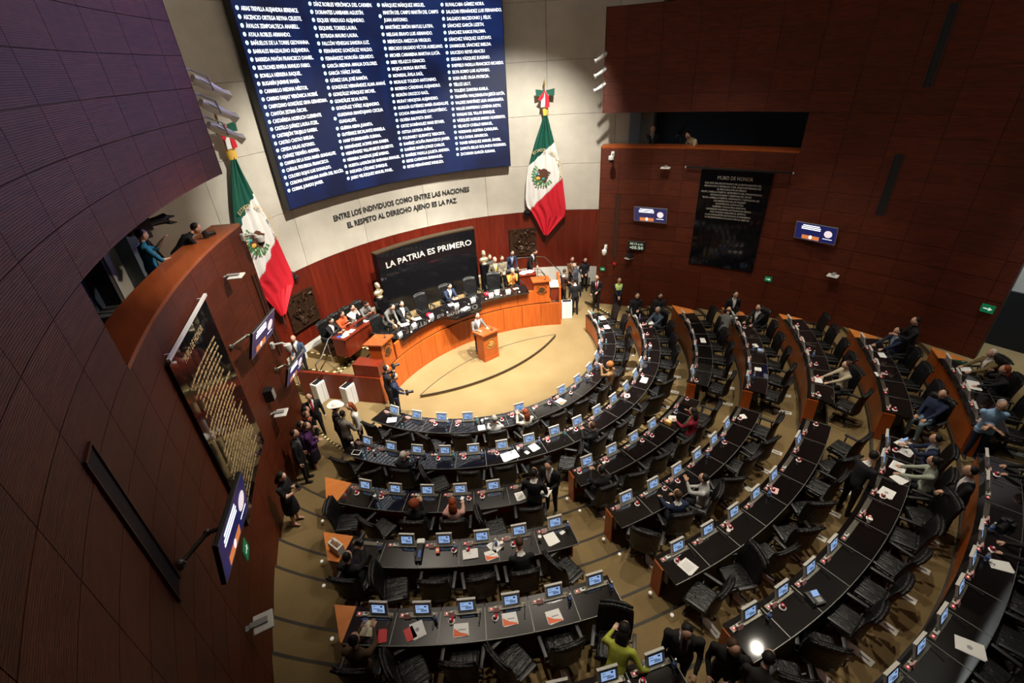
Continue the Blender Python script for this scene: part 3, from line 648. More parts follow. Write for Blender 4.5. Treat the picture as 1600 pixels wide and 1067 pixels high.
N4 = '''RUVALCABA GÁMEZ NORA.|SALAZAR FERNÁNDEZ LUIS FERNANDO.|SALGADO MACEDONIO J. FÉLIX.|SÁNCHEZ GARCÍA LIZETH.|SÁNCHEZ RAMOS PALOMA.|SÁNCHEZ VÁSQUEZ GUSTAVO.|SANMIGUEL SÁNCHEZ IMELDA.|SAUCEDO REYES ARACELI|SEGURA VÁZQUEZ EUGENIO.|SHEFFIELD PADILLA FRANCISCO RICARDO.|SILVA ROMO LUIS ALFONSO.|SOSA RUÍZ OLGA PATRICIA.|TÉLLEZ LILLY.|TOLEDO ZAMORA KARLA.|TRASVIÑA WALDENRATH JESÚS LUCÍA.|VALDEZ MARTÍNEZ LILIA MARGARITA.|VALLES SAMPEDRO LORENIA IVETH.|VARGAS DEL VILLAR ENRIQUE.|VÁZQUEZ ROBLES MARIO HUMBERTO.|VELASCO COELLO MANUEL.|VIGGIANO AUSTRIA CAROLINA.|VILA DOSAL MAURICIO.|YUNES MÁRQUEZ MIGUEL ÁNGEL.|ZAPATA BELLO ROLANDO RODRIGO.|ZATARAIN GARCÍA SUSANA.'''
for names, a0, zt_, zb_ in ((N1, -24.7, 11.62, 6.61), (N2, -10.7, 11.80, 6.50), (N3, 3.0, 11.80, 6.50), (N4, 16.3, 11.79, 6.68)):
    L = names.split('|'); n = len(L); dz = (zt_ - zb_) / (n - 1)
    for i, s in enumerate(L):
        z = zt_ - dz * i; me = textmesh(s.lstrip('~'), .148, 'LEFT', 1, .0018)
        k = .78 if len(s) < 33 else .72
        rel('name_line', bend(me, lambda x, y, h: st(10.078, a0 + .75 + math.degrees(x * k / 10.078), z - .055 + y), 'led_text'), lb)
        nxt = i + 1 < n and L[i + 1][0] == '~'
        if s[0] != '~':
            rel('vote_dot', MB().add([st(10.078, a0 + .05 + .30 * cos(2 * pi * q / 12), z - (dz / 2 if nxt else 0) + .055 * sin(2 * pi * q / 12)) for q in range(12)], [tuple(range(12))]).mesh('vote_dot', 'led_dot'), lb)

# side tables on the platform
def desk_table(label, a0, a1, r0, r1):
    t = thing('side_table', label, 'table', st((r0 + r1) / 2, (a0 + a1) / 2, .95))
    rel('top', MB().arc(0, -5.5, r0 - .03, r1, 90 - a1 - .3, 90 - a0 + .3, 1.66, 1.71, 10).mesh('top', 'wood_table'), t)
    rel('front_panel', MB().arc(0, -5.5, r0, r0 + .04, 90 - a1, 90 - a0, .96, 1.66, 10).mesh('front_panel', 'wood_table'), t)
    for a in (a0, a1): rel('side_panel', MB().arc(0, -5.5, r0 + .04, r1 - .05, 90 - a - .2, 90 - a + .2, .96, 1.66, 1).mesh('side_panel', 'wood_table'), t)
desk_table('red wood side table with four seated clerks and papers', -30.5, -17.0, 8.35, 8.95)
desk_table('short red wood side table heaped with white papers beside the railing', 25.2, 33.0, 8.1, 8.7)
# busts on black pedestals
for a, lab in ((-14.6, 'gilt bust on black pedestal nearer the seated clerks'), (18.3, 'gilt bust on black pedestal next to the standing aides')):
    b = thing('bust', lab, 'bust', st(8.7, a, .95), -R_(a))
    link('pedestal', MB().box((0, 0, .66), (.36, .36, 1.32)).mesh('pedestal', 'black_gloss'), b)
    mb = MB().lathe([(.02, 1.32), (.13, 1.32), (.13, 1.36), (.07, 1.40)], seg=12).ball((0, .02, 1.52), (.22, .12, .13), 14, 8).tube([(0, .02, 1.55), (0, 0, 1.72)], [.09, .065], 10)
    mb.ball((0, -.02, 1.80), (.085, .105, .125), 14, 10).ball((0, -.12, 1.79), (.02, .03, .03), 6, 5).ball((-.085, 0, 1.80), (.015, .025, .03), 6, 4).ball((.085, 0, 1.80), (.015, .025, .03), 6, 4).ball((0, .02, 1.86), (.092, .10, .09), 12, 6)
    link('figure', mb.mesh('figure', 'bust_gold', 'all'), b)
# hand rails
def railing(label, pts, posts):
    t = thing('hand_rail', label, 'railing', pts[0])
    rel('rail', MB().tube(pts, .022, 8).mesh('rail', 'chrome', True), t)
    for a, b in posts: rel('post', MB().tube([a, b], .018, 8).mesh('post', 'chrome', True), t)
p = [st(9.9, 29, 1.85), st(9.9, 35, 1.85), st(9.9, 37, 1.8), st(9.7, 41, 1.15), st(9.7, 41.5, .95)]
railing('bright tubular handrail by the white plinth behind the right-hand lectern', p, [(st(9.9, 29, .95), p[0]), (st(9.9, 35, .63), p[1]), (st(9.7, 41.5, 0), p[4])])
p = [st(8.95, -37.5, 1.25), st(8.95, -35, 1.3), st(8.95, -31.5, 1.72), st(8.95, -27.5, 1.85), st(8.95, -26.6, 1.78), st(8.95, -26.3, .95)]
railing('tubular metal handrail along the taped steps below the side table', p, [(st(8.95, -37.5, .32), p[0]), (st(8.95, -32, .55), st(8.95, -32, 1.68)), (st(8.95, -28, .6), p[3])])
p = [st(10.2, -38.3, .35), st(10.1, -38.3, 1.35), st(9.4, -38.6, 1.35), st(9.3, -38.6, .35)]
railing('bent tubular handrail at the foot of the taped steps', p, [(st(9.75, -38.5, .35), st(9.75, -38.5, 1.35))])
gt = thing('glass_gate', 'dark framed clear gate standing on the stepped landing', 'gate', st(7.9, -33, .4))
ga, gb = st(7.35, -36.6, .4), st(7.45, -27, .4); dv = gb - ga; ang = math.atan2(dv.y, dv.x); L_ = dv.length
for u in (0, 1): rel('post', MB().box(ga + dv * u + Vector((0, 0, .45)), (.05, .05, .9), ang).mesh('post', 'black_plastic'), gt)
rel('rail', MB().box(ga + dv * .5 + Vector((0, 0, .88)), (L_, .04, .04), ang).mesh('rail', 'black_plastic'), gt)
# presidium armchairs
for i, a in enumerate((-22.5, -14.5, -6, 2.6, 11, 18.5, 25.2)):
    o = chair(st(7.55, a, .95), R_(180 - a + random.uniform(-12, 12)), 'high black leather armchair behind the presidium bench, %s from the clerks side table' % NTH[i + 1], 'presidium armchairs')
    o.scale = (.98, .98, 1.06)
for i, a in enumerate((-28.5, -25, -21.5, -18)):
    chair(st(9.25, a, .95), R_(180 - a), 'black leather armchair behind the clerks side table, %s from the taped steps' % NTH[i + 1], 'chairs at the clerks side table')
# ============================================================ walls: boards, screens, flags, fittings
def wrot(sg, b): return R_(b - 90) if sg > 0 else R_(90 - b)
def wthing(name, label, cat, sg, b, z, group=None): return thing(name, label, cat, wallpt(sg, b, z), wrot(sg, b), group)
def on_wall(me, sg, bm_, z, inset, mat):
    return bend(me, lambda x, y, h: wallpt(sg, bm_ - sg * math.degrees(x / SW), z + y, inset + h), mat)
def board(sg, b0, b1, z0, z1, label):
    t = thing('honour_board', label, 'board', wallpt(sg, (b0 + b1) / 2, z0)); cx, cy, tm = side(sg)
    rel('slab', MB().arc(cx, cy, SW - .07, SW - .005, tm(b0), tm(b1), z0, z1, 8).mesh('slab', 'black_gloss'), t)
    bm_ = (b0 + b1) / 2; wd = R_(b1 - b0) * SW
    rel('title', on_wall(fit('MURO DE HONOR', .18, wd * .5, .004, 0.), sg, bm_, z1 - .34, .072, 'silver_text' if sg > 0 else 'gold_text'), t)
    return t, bm_, wd
t, bm_, wd = board(1, 15.35, 22.4, 2.5, 6.15, 'tall black honour board with pale lettering on the clock wall')
txt = ['2024 AÑO DEL BICENTENARIO DE LA INSTAURACIÓN DEL', 'SENADO DE LA REPÚBLICA Y DEL SESQUICENTENARIO DE', 'SU RESTAURACIÓN EN MÉXICO', 'FELIPE CARRILLO PUERTO, BENEMÉRITO DEL PROLETARIADO,', 'REVOLUCIONARIO Y DEFENSOR DEL MAYAB', '"ELVIA CARRILLO PUERTO, SUFRAGISTA Y DEFENSORA DE', 'LOS DERECHOS DE LAS MUJERES"', 'XICOHTÉNCATL AXAYACATZIN', 'GUERRERO TLAXCALTECA INDÓMITO', 'UNIVERSIDAD NACIONAL AUTÓNOMA DE MÉXICO', 'POR MI RAZA HABLARÁ EL ESPÍRITU', 'A LAS SUFRAGISTAS QUE NUNCA SE RINDIERON', 'NI ABANDONARON LA LUCHA POR LA LIBERTAD']
for i, s in enumerate(txt): rel('text_line', on_wall(fit(s, .088, len(s) * .040, .002, 0.), 1, bm_ + .15, 5.64 - i * .104, .072, 'silver_text'), t)
t, bm_, wd = board(-1, 16.75, 24.4, 2.5, 6.2, 'tall black honour board covered in gold lettering beside the exit steps')
cx, cy, tm = side(-1)
for i in range(27):
    mb = MB(); x = random.uniform(.25, .75); z = 5.50 - i * .108
    end = wd - random.uniform(.25, .75)
    while x < end:
        l = random.uniform(.012, .045); b = 16.75 + math.degrees(x / SW)
        mb.arc(cx, cy, SW - .076, SW - .068, tm(b), tm(b + math.degrees(l / SW)), z, z + random.uniform(.03, .048), 1); x += l + random.choice((.012, .012, .016, .04))
    o = rel('engraved_line', mb.mesh('engraved_line', 'gold_text'), t); o['kind'] = 'stuff'
wthing('board_lamp', 'white tube lamp along the top of the gold lettered board', 'lamp', -1, 20.6, 6.3)
o = bpy.data.objects['board_lamp']
link('tube', MB().box((0, -.14, 0), (2.62, .05, .05)).mesh('tube', 'white_plastic'), o); [link('bracket', MB().box((x, -.07, 0), (.03, .14, .03)).mesh('bracket', 'white_plastic'), o) for x in (-1.1, 1.1)]
o = wthing('board_lamp', 'long black picture lamp bar above the pale lettered board', 'lamp', 1, 18.8, 6.2)
link('bar', MB().box((0, -.22, 0), (3.5, .06, .06)).mesh('bar', 'black_plastic'), o); [link('end_cap', MB().box((x, -.22, 0), (.03, .062, .062)).mesh('end_cap', 'white_plastic'), o) for x in (-1.76, 1.76)]; [link('bracket', MB().box((x, -.1, 0), (.04, .22, .03)).mesh('bracket', 'black_plastic'), o) for x in (-1.2, 1.2)]

def tv(label, loc, rot, wd=1.25, ht=.7):
    """faces local -y"""
    t = tag(link('television', None, None, loc), label, 'television'); t.rotation_euler = rot
    link('housing', MB().rbox((0, .03, 0), (wd, .06, ht), .012, seg=1).mesh('housing', 'black_plastic'), t)
    link('frame', MB().box((0, -.002, ht / 2 - .012), (wd, .012, .018)).box((0, -.002, -ht / 2 + .012), (wd, .012, .018)).box((-wd / 2 + .008, -.002, 0), (.016, .012, ht)).box((wd / 2 - .008, -.002, 0), (.016, .012, ht)).mesh('frame', 'grey_plastic'), t)
    sc_ = link('screen', MB().box((0, -.004, 0), (wd - .04, .006, ht - .04)).mesh('screen', 'tv_blue'), t)
    mb = MB()
    for i in range(3): mb.box((-.12 * wd, -.009, ht * (.36 - .1 * i)), (wd * (.46 - .06 * (i == 0)), .003, ht * .055))
    link('caption', mb.mesh('caption', 'tv_white'), sc_)
    link('portrait', MB().add([(wd * .30 + ht * .2 * cos(2 * pi * i / 20), -.010, ht * .05 + ht * .2 * sin(2 * pi * i / 20)) for i in range(20)], [tuple(range(20))]).mesh('portrait', 'tv_skin'), sc_)
    link('picture', MB().box((-.1 * wd, -.009, -ht * .32), (wd * .42, .003, ht * .22)).mesh('picture', 'tv_orange'), sc_)
    link('speaker_view', MB().ball((-.1 * wd, -.011, -ht * .30), (.05, .003, .07), 8, 6).mesh('speaker_view', 'tv_white'), sc_)
    link('subtitle', MB().box((wd * .3, -.009, -ht * .24), (wd * .22, .003, ht * .03)).mesh('subtitle', 'tv_white'), sc_)
    return t
for b, z, lab in ((27.4, 4.37, 'wall television beside the timer clock, nearer the stage'), (10.2, 4.36, 'tilted wall television past the pale lettered board')):
    p = wallpt(1, b, z, .24); t = tv(lab, p, (R_(10), 0, wrot(1, b) + R_(-4 if b > 20 else -8)), 1.3, .62)
    link('wall_bracket', MB().box((0, .13, 0), (.3, .14, .3)).mesh('wall_bracket', 'black_plastic'), t)
def tv_arm(t, sg, b, z):
    bpy.context.view_layer.update()
    inv = t.matrix_world.inverted(); a = wallpt(sg, b, z, .02); e_ = t.matrix_world @ Vector((0, .06, 0)); m = (a + e_) / 2 + Vector((.05, .18, 0))
    ar = link('wall_arm', MB().tube([inv @ x for x in (a, m, e_)], [.03, .035, .03], 8).mesh('wall_arm', 'console', True), t)
    link('mount_plate', MB().ball(inv @ a, .07, 8, 5).mesh('mount_plate', 'console'), ar); link('elbow', MB().ball(inv @ m, .05, 8, 6).mesh('elbow', 'console', True), ar)
tv_arm(tv('arm mounted television below the gold lettered board', (-8.90, -8.08, 4.96), (R_(10.5), 0, R_(90 - 24.3))), -1, 8.3, 4.95)
tv_arm(tv('arm mounted television with dark glare near the flag behind the gold board', (-7.13, -2.44, 4.82), (R_(20), 0, R_(90 - 36))), -1, 25.5, 4.9)
tv_arm(tv('arm mounted television low on the wall above the cowboy hat man', (-6.55, -1.35, 3.05), (R_(20), 0, R_(90 - 40)), 1.0, .6), -1, 31.0, 3.1)
# timer clock
o = wthing('timer_clock', 'small black session timer with white digits', 'clock', 1, 28.75, 3.02)
link('housing', MB().rbox((0, -.10, 0), (.72, .08, .38), .01, seg=1).mesh('housing', 'black_plastic'), o)
for s, z, k in (('03:13 p.m.', .04, .13), ('•05:50', -.14, .18)):
    me = fit(s, k, .54, 0, 0.); me = bend(me, lambda x, y, h, z=z: Vector((x, -.142, z + y)), 'sign_white'); link('digits', me, o)
link('bracket', MB().box((0, -.03, .2), (.06, .06, .1)).mesh('bracket', 'black_plastic'), o)
# exit arrows
for sg, b, z, s, lab in ((1, 13.6, 2.33, .19, 'under the pale lettered board'), (1, -4.3, 3.05, .24, 'by the dark doorway at the rear'), (1, 32.9, 1.82, .17, 'at the wall end near the hi-vis guard'), (-1, 15.3, 2.42, .26, 'below the gold lettered board')):
    o = wthing('exit_sign', 'green exit arrow sign %s' % lab, 'sign', sg, b, z)
    link('plate', MB().box((0, -.015, 0), (s * 1.25, .02, s)).mesh('plate', 'sign_green'), o)
    link('arrow', MB().add([(x * s, -.027, y * s) for x, y in ((-.4, -.07), (.1, -.07), (.1, -.25), (.45, 0), (.1, .25), (.1, .07), (-.4, .07))], [tuple(range(7))]).mesh('arrow', 'sign_white'), o)
# vents: tall grooves, their recess shade painted as flat dark strips
for sg, b0, b1, z0, z1, lab in ((-1, 6.7, 7.7, 4.95, 7.05, 'wide dark vertical vent groove in the wall past the gold board'), (1, 5.2, 5.9, 5.15, 6.95, 'dark vertical vent groove in the clock wall past the televisions'), (1, 5.0, 5.6, 8.7, 10.6, 'dark vertical vent groove high on the upper clock wall'), (1, 31.2, 31.7, 2.4, 5.05, 'slim dark vertical groove at the stage end of the clock wall'), (-1, 32.7, 33.2, 3.2, 5.6, 'slim vertical groove at the flag end of the wall')):
    cx, cy, tm = side(sg); o = thing('wall_vent', lab, 'vent', wallpt(sg, (b0 + b1) / 2, z0))
    rel('groove', MB().arc(cx, cy, SW - .012, SW - .002, tm(b0), tm(b1), z0, z1, 2).mesh('groove', 'dark_fill' if abs(b0) < 9 else 'wood_joint'), o)
    for bb in (b0, b1): rel('frame', MB().arc(cx, cy, SW - .03, SW - .002, tm(bb - .04), tm(bb + .04), z0, z1, 1).mesh('frame', 'wood_joint'), o)
    rel('frame', MB().arc(cx, cy, SW - .03, SW - .002, tm(b0), tm(b1), z1, z1 + .03, 1).mesh('frame', 'wood_wall'), o)
# dome cameras on arms
for sg, b, z, lab in ((-1, 33.2, 6.45, 'white dome camera at the tip of the gallery ledge'), (1, 32.3, 6.5, 'white dome camera below the balcony corner of the clock wall'), (1, 32.6, 2.75, 'white dome camera beside the slim groove near the clock'), (-1, 31.8, 3.6, 'white dome camera low by the bald man')):
    o = wthing('dome_camera', lab, 'camera', sg, b, z)
    link('mount', MB().rbox((0, -.04, .1), (.12, .08, .18), .015).mesh('mount', 'white_plastic'), o)
    link('arm', MB().tube([(0, -.05, .12), (0, -.3, .15), (0, -.42, .08)], .03, 8).mesh('arm', 'white_plastic', True), o)
    link('housing', MB().lathe([(.02, .1), (.10, .09), (.11, 0), (.10, -.04)], (0, -.42, 0), 14).mesh('housing', 'white_plastic', True), o)
    link('dome', MB().ball((0, -.42, -.05), (.095, .095, .1), 12, 8).mesh('dome', 'white_plastic' if z < 4 else 'black_gloss', True), o)
# white panel aerials / lamps on brackets
for sg, b, z, lab in ((-1, 10.5, 2.35, 'white square panel lamp on a bracket low on the wall past the gold board'), (-1, 28.6, 6.1, 'white panel lamp on an arm under the gallery ledge'), (-1, 27.6, 2.45, 'small white panel lamp beside the black wedge speaker'), (1, 26.2, 6.15, 'grey panel lamp on the clock wall under the balcony'), (1, 7.6, 3.0, 'white panel lamp beyond the tilted television')):
    o = wthing('panel_lamp', lab, 'lamp', sg, b, z)
    link('panel', MB().rbox((0, -.26, .02), (.34, .30, .035), .015, seg=2).mesh('panel', 'white_plastic'), o)
    link('heat_sink', MB().box((0, -.2, .055), (.10, .26, .04)).mesh('heat_sink', 'grey_plastic'), o)
    link('bracket', MB().box((0, -.06, .03), (.1, .14, .03)).tube([(0, -.02, .0), (.05, -.1, -.06), (0, -.16, .02)], .01, 6).mesh('bracket', 'grey_plastic'), o)
o = wthing('wedge_speaker', 'black wedge speaker on the wall above the aisle group', 'speaker', -1, 28.0, 3.0)
link('cabinet', MB().prism([(-.14, 0), (.14, 0), (.1, -.2), (-.1, -.2)], -.16, .16).mesh('cabinet', 'black_plastic'), o); link('grille', MB().box((0, -.203, 0), (.18, .01, .26)).mesh('grille', 'grey_plastic'), o)
o = wthing('fire_alarm', 'small red fire alarm under the slim groove', 'alarm', 1, 31.4, 2.1)
link('base', MB().rbox((0, -.03, 0), (.12, .05, .12), .01).mesh('base', 'red_plastic'), o); link('beacon', MB().ball((0, -.06, .02), .04, 10, 6).mesh('beacon', 'ornament_red', True), o)
# floodlights at the wall ends
for sg in (-1, 1):
    for i, z in enumerate((10.0, 9.52, 9.05)):
        b = 34.9 if sg < 0 else 33.3
        o = wthing('floodlight', 'white tubular floodlight, %s of three %s' % (['topmost', 'middle', 'lowest'][i], 'at the upper clock wall end' if sg > 0 else 'above the gallery with the cameraman'), 'lamp', sg, b, z)
        sx = -1 if sg > 0 else 1; o.scale = (1.35,) * 3 if sg < 0 else (.85,) * 3
        d = Vector((sx * .34, -.16, -.20))
        link('body', MB().tube([(0, .1, .0), Vector((0, .1, 0)) + d * .35, Vector((0, .1, 0)) + d * .8, Vector((0, .1, 0)) + d * 1.25], [.06, .085, .075, .06], 10).mesh('body', 'white_plastic', True), o)
        link('yoke', MB().tube([(0, .1, .12), Vector((0, .02, .1)) + d * .5, Vector((0, .02, -.08)) + d * .6], .015, 6).mesh('yoke', 'grey_plastic'), o)
        link('barn_doors', MB().tube([Vector((0, .1, 0)) + d * 1.2, Vector((0, .1, 0)) + d * 1.55], [.05, .10], 4).mesh('barn_doors', 'white_plastic'), o)
        link('mount_bar', MB().tube([(0, .1, .12), (-.42 if sg < 0 else .12, .16, .12)], .02, 6).mesh('mount_bar', 'grey_plastic'), o)
        link('cable', MB().tube([(0, .1, .05), (sx * .1, -.1, -.12), (sx * .25, .0, -.1)], .01, 5).mesh('cable', 'grey_plastic'), o)
# ptz cameras on the veneer band and clock wall
for p, lab in ((st(10.4, -28.0, 3.72), 'black remote camera on top of the red veneer beside the flag tip'), (st(10.4, 33.0, 3.75), 'black remote camera on the red veneer under the tall flag'), (wallpt(1, 29.6, 2.48, .12), 'black remote camera under the timer clock')):
    o = thing('remote_camera', lab, 'camera', p)
    link('shelf', MB().box((0, 0, -.02), (.3, .24, .03)).mesh('shelf', 'white_plastic' if p.x > 7 else 'black_plastic'), o)
    link('head', MB().rbox((-.04, -.04, .12), (.2, .22, .16), .03).mesh('head', 'black_plastic'), o); link('lens', MB().tube([(-.04, -.14, .12), (-.06, -.24, .10)], .055, 10).mesh('lens', 'lens_glass', True), o)
    link('cable', MB().tube([(.1, .05, .05), (.2, .02, -.08), (.12, .04, -.2)], .02, 6).mesh('cable', 'black_plastic'), o)
# bronze reliefs
for a0, a1, lab in ((28.1, 35.2, 'dark bronze relief plaque on the veneer near the tall flag'), (-31.6, -24.3, 'dark bronze relief plaque on the veneer above the bald man')):
    t = thing('relief_plaque', lab, 'plaque', st(10.45, (a0 + a1) / 2, 1.75))
    rel('plate', MB().arc(0, -5.5, 10.4, 10.48, 90 - a1, 90 - a0, 1.75, 3.08, 4).mesh('plate', 'bronze'), t)
    rnd = random.Random(3); mb = MB()
    for i in range(26):
        a = a0 + .8 + rnd.random() * (a1 - a0 - 1.6); z = 1.92 + rnd.random() * 1.0
        pts = [st(10.4 - .02, a, z)]
        for j in range(3): a = min(max(a + rnd.uniform(-.9, .9), a0 + .4), a1 - .4); z = min(max(z + rnd.uniform(-.16, .16), 1.85), 3.0); pts.append(st(10.4 - .03, a, z))
        mb.tube(pts, [.03, .05, .045, .02], 6)
    rel('figures', mb.mesh('figures', 'bronze', True), t)
    for (za, zb) in ((1.75, 1.80), (3.03, 3.08)): rel('rim', MB().arc(0, -5.5, 10.375, 10.4, 90 - a1, 90 - a0, za, zb, 4).mesh('rim', 'bronze'), t)

# flags
OUTL = [(37.86, 7.95, 38.4), (36.9, 7.5, 39.0), (35.4, 6.81, 40.04), (33.72, 5.91, 41.4), (33.0, 5.31, 42.02), (32.59, 4.5, 42.5), (32.9, 4.15, 42.75), (33.83, 3.95, 42.84), (34.9, 3.6, 42.6), (36.0, 3.2, 40.4), (37.1, 2.75, 38.0)]
def flag(da, label):
    t = thing('flag', label, 'flag', st(10.3, 38 + da, 2.3))
    NU, NV = 64, 150; vs = []; ms = []
    def bound(z):
        for i in range(len(OUTL) - 1):
            if OUTL[i + 1][1] <= z <= OUTL[i][1]:
                f = (OUTL[i][1] - z) / (OUTL[i][1] - OUTL[i + 1][1]); return OUTL[i][0] + f * (OUTL[i + 1][0] - OUTL[i][0]), OUTL[i][2] + f * (OUTL[i + 1][2] - OUTL[i][2])
        return OUTL[-1][0], OUTL[-1][2]
    for j in range(NV + 1):
        z = 7.95 - (7.95 - 2.76) * j / NV; l, r = bound(z)
        for i in range(NU + 1):
            u = i / NU; a = l + (r - l) * u
            vs.append(st(10.22 - .05 * math.sin(u * 26 + z * .8) * (1 - .3 * u) - .03 * math.sin(u * 11 - z), a + da, z))
    parts = {'green': [], 'white': [], 'red': []}
    for j in range(NV):
        for i in range(NU):
            z = 7.95 - (7.95 - 2.76) * (j + .5) / NV; l, r = bound(z); a = l + (r - l) * (i + .5) / NU
            g = 5.91 + (a - 33.72) * (6.81 - 5.91) / (40.04 - 33.72); rd = 4.0 + (a - 33.83) * (5.31 - 4.0) / (42.02 - 33.83)
            k = 'green' if z > g else ('white' if z > rd else 'red')
            q = j * (NU + 1) + i; parts[k].append((q, q + 1, q + NU + 2, q + NU + 1))
    for k, fs in parts.items():
        used = sorted({v for f in fs for v in f}); ix = {v: n for n, v in enumerate(used)}
        o = rel(k + '_field', MB().add([vs[v] for v in used], [tuple(ix[v] for v in f) for f in fs]).mesh(k + '_field', 'flag_' + k, 'all'), t)
        md = o.modifiers.new('thickness', 'SOLIDIFY'); md.thickness = .012
    rel('pole', MB().tube([st(10.3, 37.9 + da, 8.95), st(10.3, 37.9 + da, 2.2)], .022, 8).mesh('pole', 'chrome', True), t)
    rel('finial', MB().tube([st(10.3, 37.9 + da, 8.9), st(10.3, 37.9 + da, 9.02), st(10.3, 37.9 + da, 9.2)], [.02, .05, .005], 8).mesh('finial', 'gold', True), t)
    rel('band', MB().tube([st(10.22, 38 + da, 8.14), st(10.22, 38.1 + da, 7.88)], [.15, .13], 10, ell=[.6, .6]).mesh('band', 'flag_yellow', True), t)
    for k, (m_, pts) in enumerate((('flag_green', [(37, 8.62), (38, 8.8), (35.8, 8.86), (35.9, 8.6)]), ('flag_green', [(38.8, 8.62), (38, 8.8), (40.2, 8.86), (40.1, 8.6)]), ('flag_white', [(37.2, 8.6), (38.2, 8.82), (37.8, 8.2), (36.9, 8.2)]), ('flag_red', [(37.9, 8.8), (38.8, 8.6), (39.0, 8.2), (38.0, 8.15)]), ('flag_red', [(36.3, 8.5), (38, 8.84), (37.6, 8.55), (36.9, 8.42)]))):
        mb = MB(); n = 4; V_ = [st(10.10 - .01 * k, a + da, z) for a, z in pts] + [st(10.13 - .01 * k, a + da, z) for a, z in pts]
        mb.add(V_, [(0, 1, 2, 3), (7, 6, 5, 4)] + [(i, 4 + i, 4 + (i + 1) % 4, (i + 1) % 4) for i in range(4)]); rel('ribbon', mb.mesh('ribbon', m_), t)
    a = 37.1 + da; ux = Vector((cos(R_(a)), -sin(R_(a)), 0)); nr = Vector((-sin(R_(a)), -cos(R_(a)), 0))
    e = emblem(st(10.13, a, 5.50), ux, (0, 0, 1), nr, .56, ('eagle_brown', 'leaf_green'), None, 'coat_of_arms', False, (128, 318)); e.parent = t; e.matrix_parent_inverse = Matrix.Translation(-t.location)
    mb = MB()
    for x, z, rr, ml in ((-.22, -.12, .10, 0), (-.10, -.28, .09, 1), (.02, -.16, .07, 2), (-.28, .06, .07, 2)):
        p_ = st(10.11, a, 5.50) + ux * x + Vector((0, 0, z)); mb.ball(p_, (rr, .015, rr * .7), 8, 5, ml, Matrix.Rotation(-R_(a), 3, 'Z'))
    rel('crest_details', mb.mesh('crest_details', ['flag_yellow', 'leaf_green', 'teal_label'], True), t)['kind'] = 'stuff'
    s = 'ESTADOS UNIDOS MEXICANOS'; mb = MB(); s = s.rstrip()
    for i, ch in enumerate(s):
        if ch == ' ': continue
        tt = R_(118 - 138 * i / (len(s) - 1)); me = textmesh(ch, .17, 'CENTER', 1, .001)
        c_, s_ = cos(tt - pi / 2), sin(tt - pi / 2)
        mb.add([st(10.10, a + math.degrees((.74 * cos(tt) + v.co.x * c_ - v.co.y * s_) / 10.1), 5.6 + .74 * 1.2 * sin(tt) + v.co.x * s_ + v.co.y * c_) for v in me.vertices], [tuple(p.vertices) for p in me.polygons]); bpy.data.meshes.remove(me)
    o = rel('gold_lettering', mb.mesh('gold_lettering', 'gold_text'), t); o['kind'] = 'stuff'
flag(0, 'tall tricolour flag with bow hanging on the marble near the clock wall')
flag(-71.6, 'tall tricolour flag hanging on the marble behind the gallery ledge')
# air purifiers
for x, y, rz, g, lab in ((-5.62, 1.25, 25, 1, 'white tower air purifier with green display by the bench end wall'), (-4.93, .35, 25, 0, 'white tower air purifier without a lit display, nearer the photographers'), (4.80, -.28, -40, 0, 'white tower air purifier at the end of the bench by the standing group')):
    o = thing('air_purifier', lab, 'purifier', (x, y, 0), R_(rz))
    link('body', MB().rbox((0, 0, .40), (.46, .30, .80), .03).mesh('body', 'white_plastic'), o)
    link('grille', MB().box((0, .0, .803), (.38, .2, .01)).mesh('grille', 'black_plastic'), o)
    link('side_slot', MB().box((0, -.152, .4), (.012, .006, .66)).box((.1, -.152, .4), (.006, .006, .66)).mesh('side_slot', 'grey_plastic'), o)
    if g: link('display', MB().box((0, -.11, .803), (.07, .03, .014)).mesh('display', 'green_led'), o)
o = thing('wall_phone', 'small grey wall phone box on the white plinth', 'phone', st(10.45, 47.5, .72), -R_(47.5)); link('box', MB().rbox((0, 0, 0), (.2, .08, .2), .02).mesh('box', 'grey_plastic'), o); link('keypad', MB().box((0, -.043, .0), (.1, .006, .12)).mesh('keypad', 'black_plastic'), o)
# aisle step lamps
lm = MB().lathe([(.036, 0), (.036, .015), (.028, .025), (.005, .03)], seg=10).mesh('step_lamp', 'step_lamp', True)
for n_, (x, y, z) in enumerate(((504, 814, .55), (503, 877, .67), (506, 915, .67), (519, 998, .92), (886, 779, .43), (906, 798, .43), (968, 866, .67), (1016, 926, .92), (1050, 961, .92), (943, 842, .67))):
    p = gz(x, y, z); tag(link('step_lamp', lm, None, p), 'round white step lamp in the aisle %s, %s from the stage' % ('by the orange end caps' if x < 600 else 'between desk blocks', NTH[n_ + 1] if x < 600 else {4: 'first', 5: 'second', 9: 'third', 6: 'fourth', 7: 'fifth', 8: 'sixth'}[n_]), 'lamp', 'step lamps %s' % ('by the end caps' if x < 600 else 'in the middle aisle'))
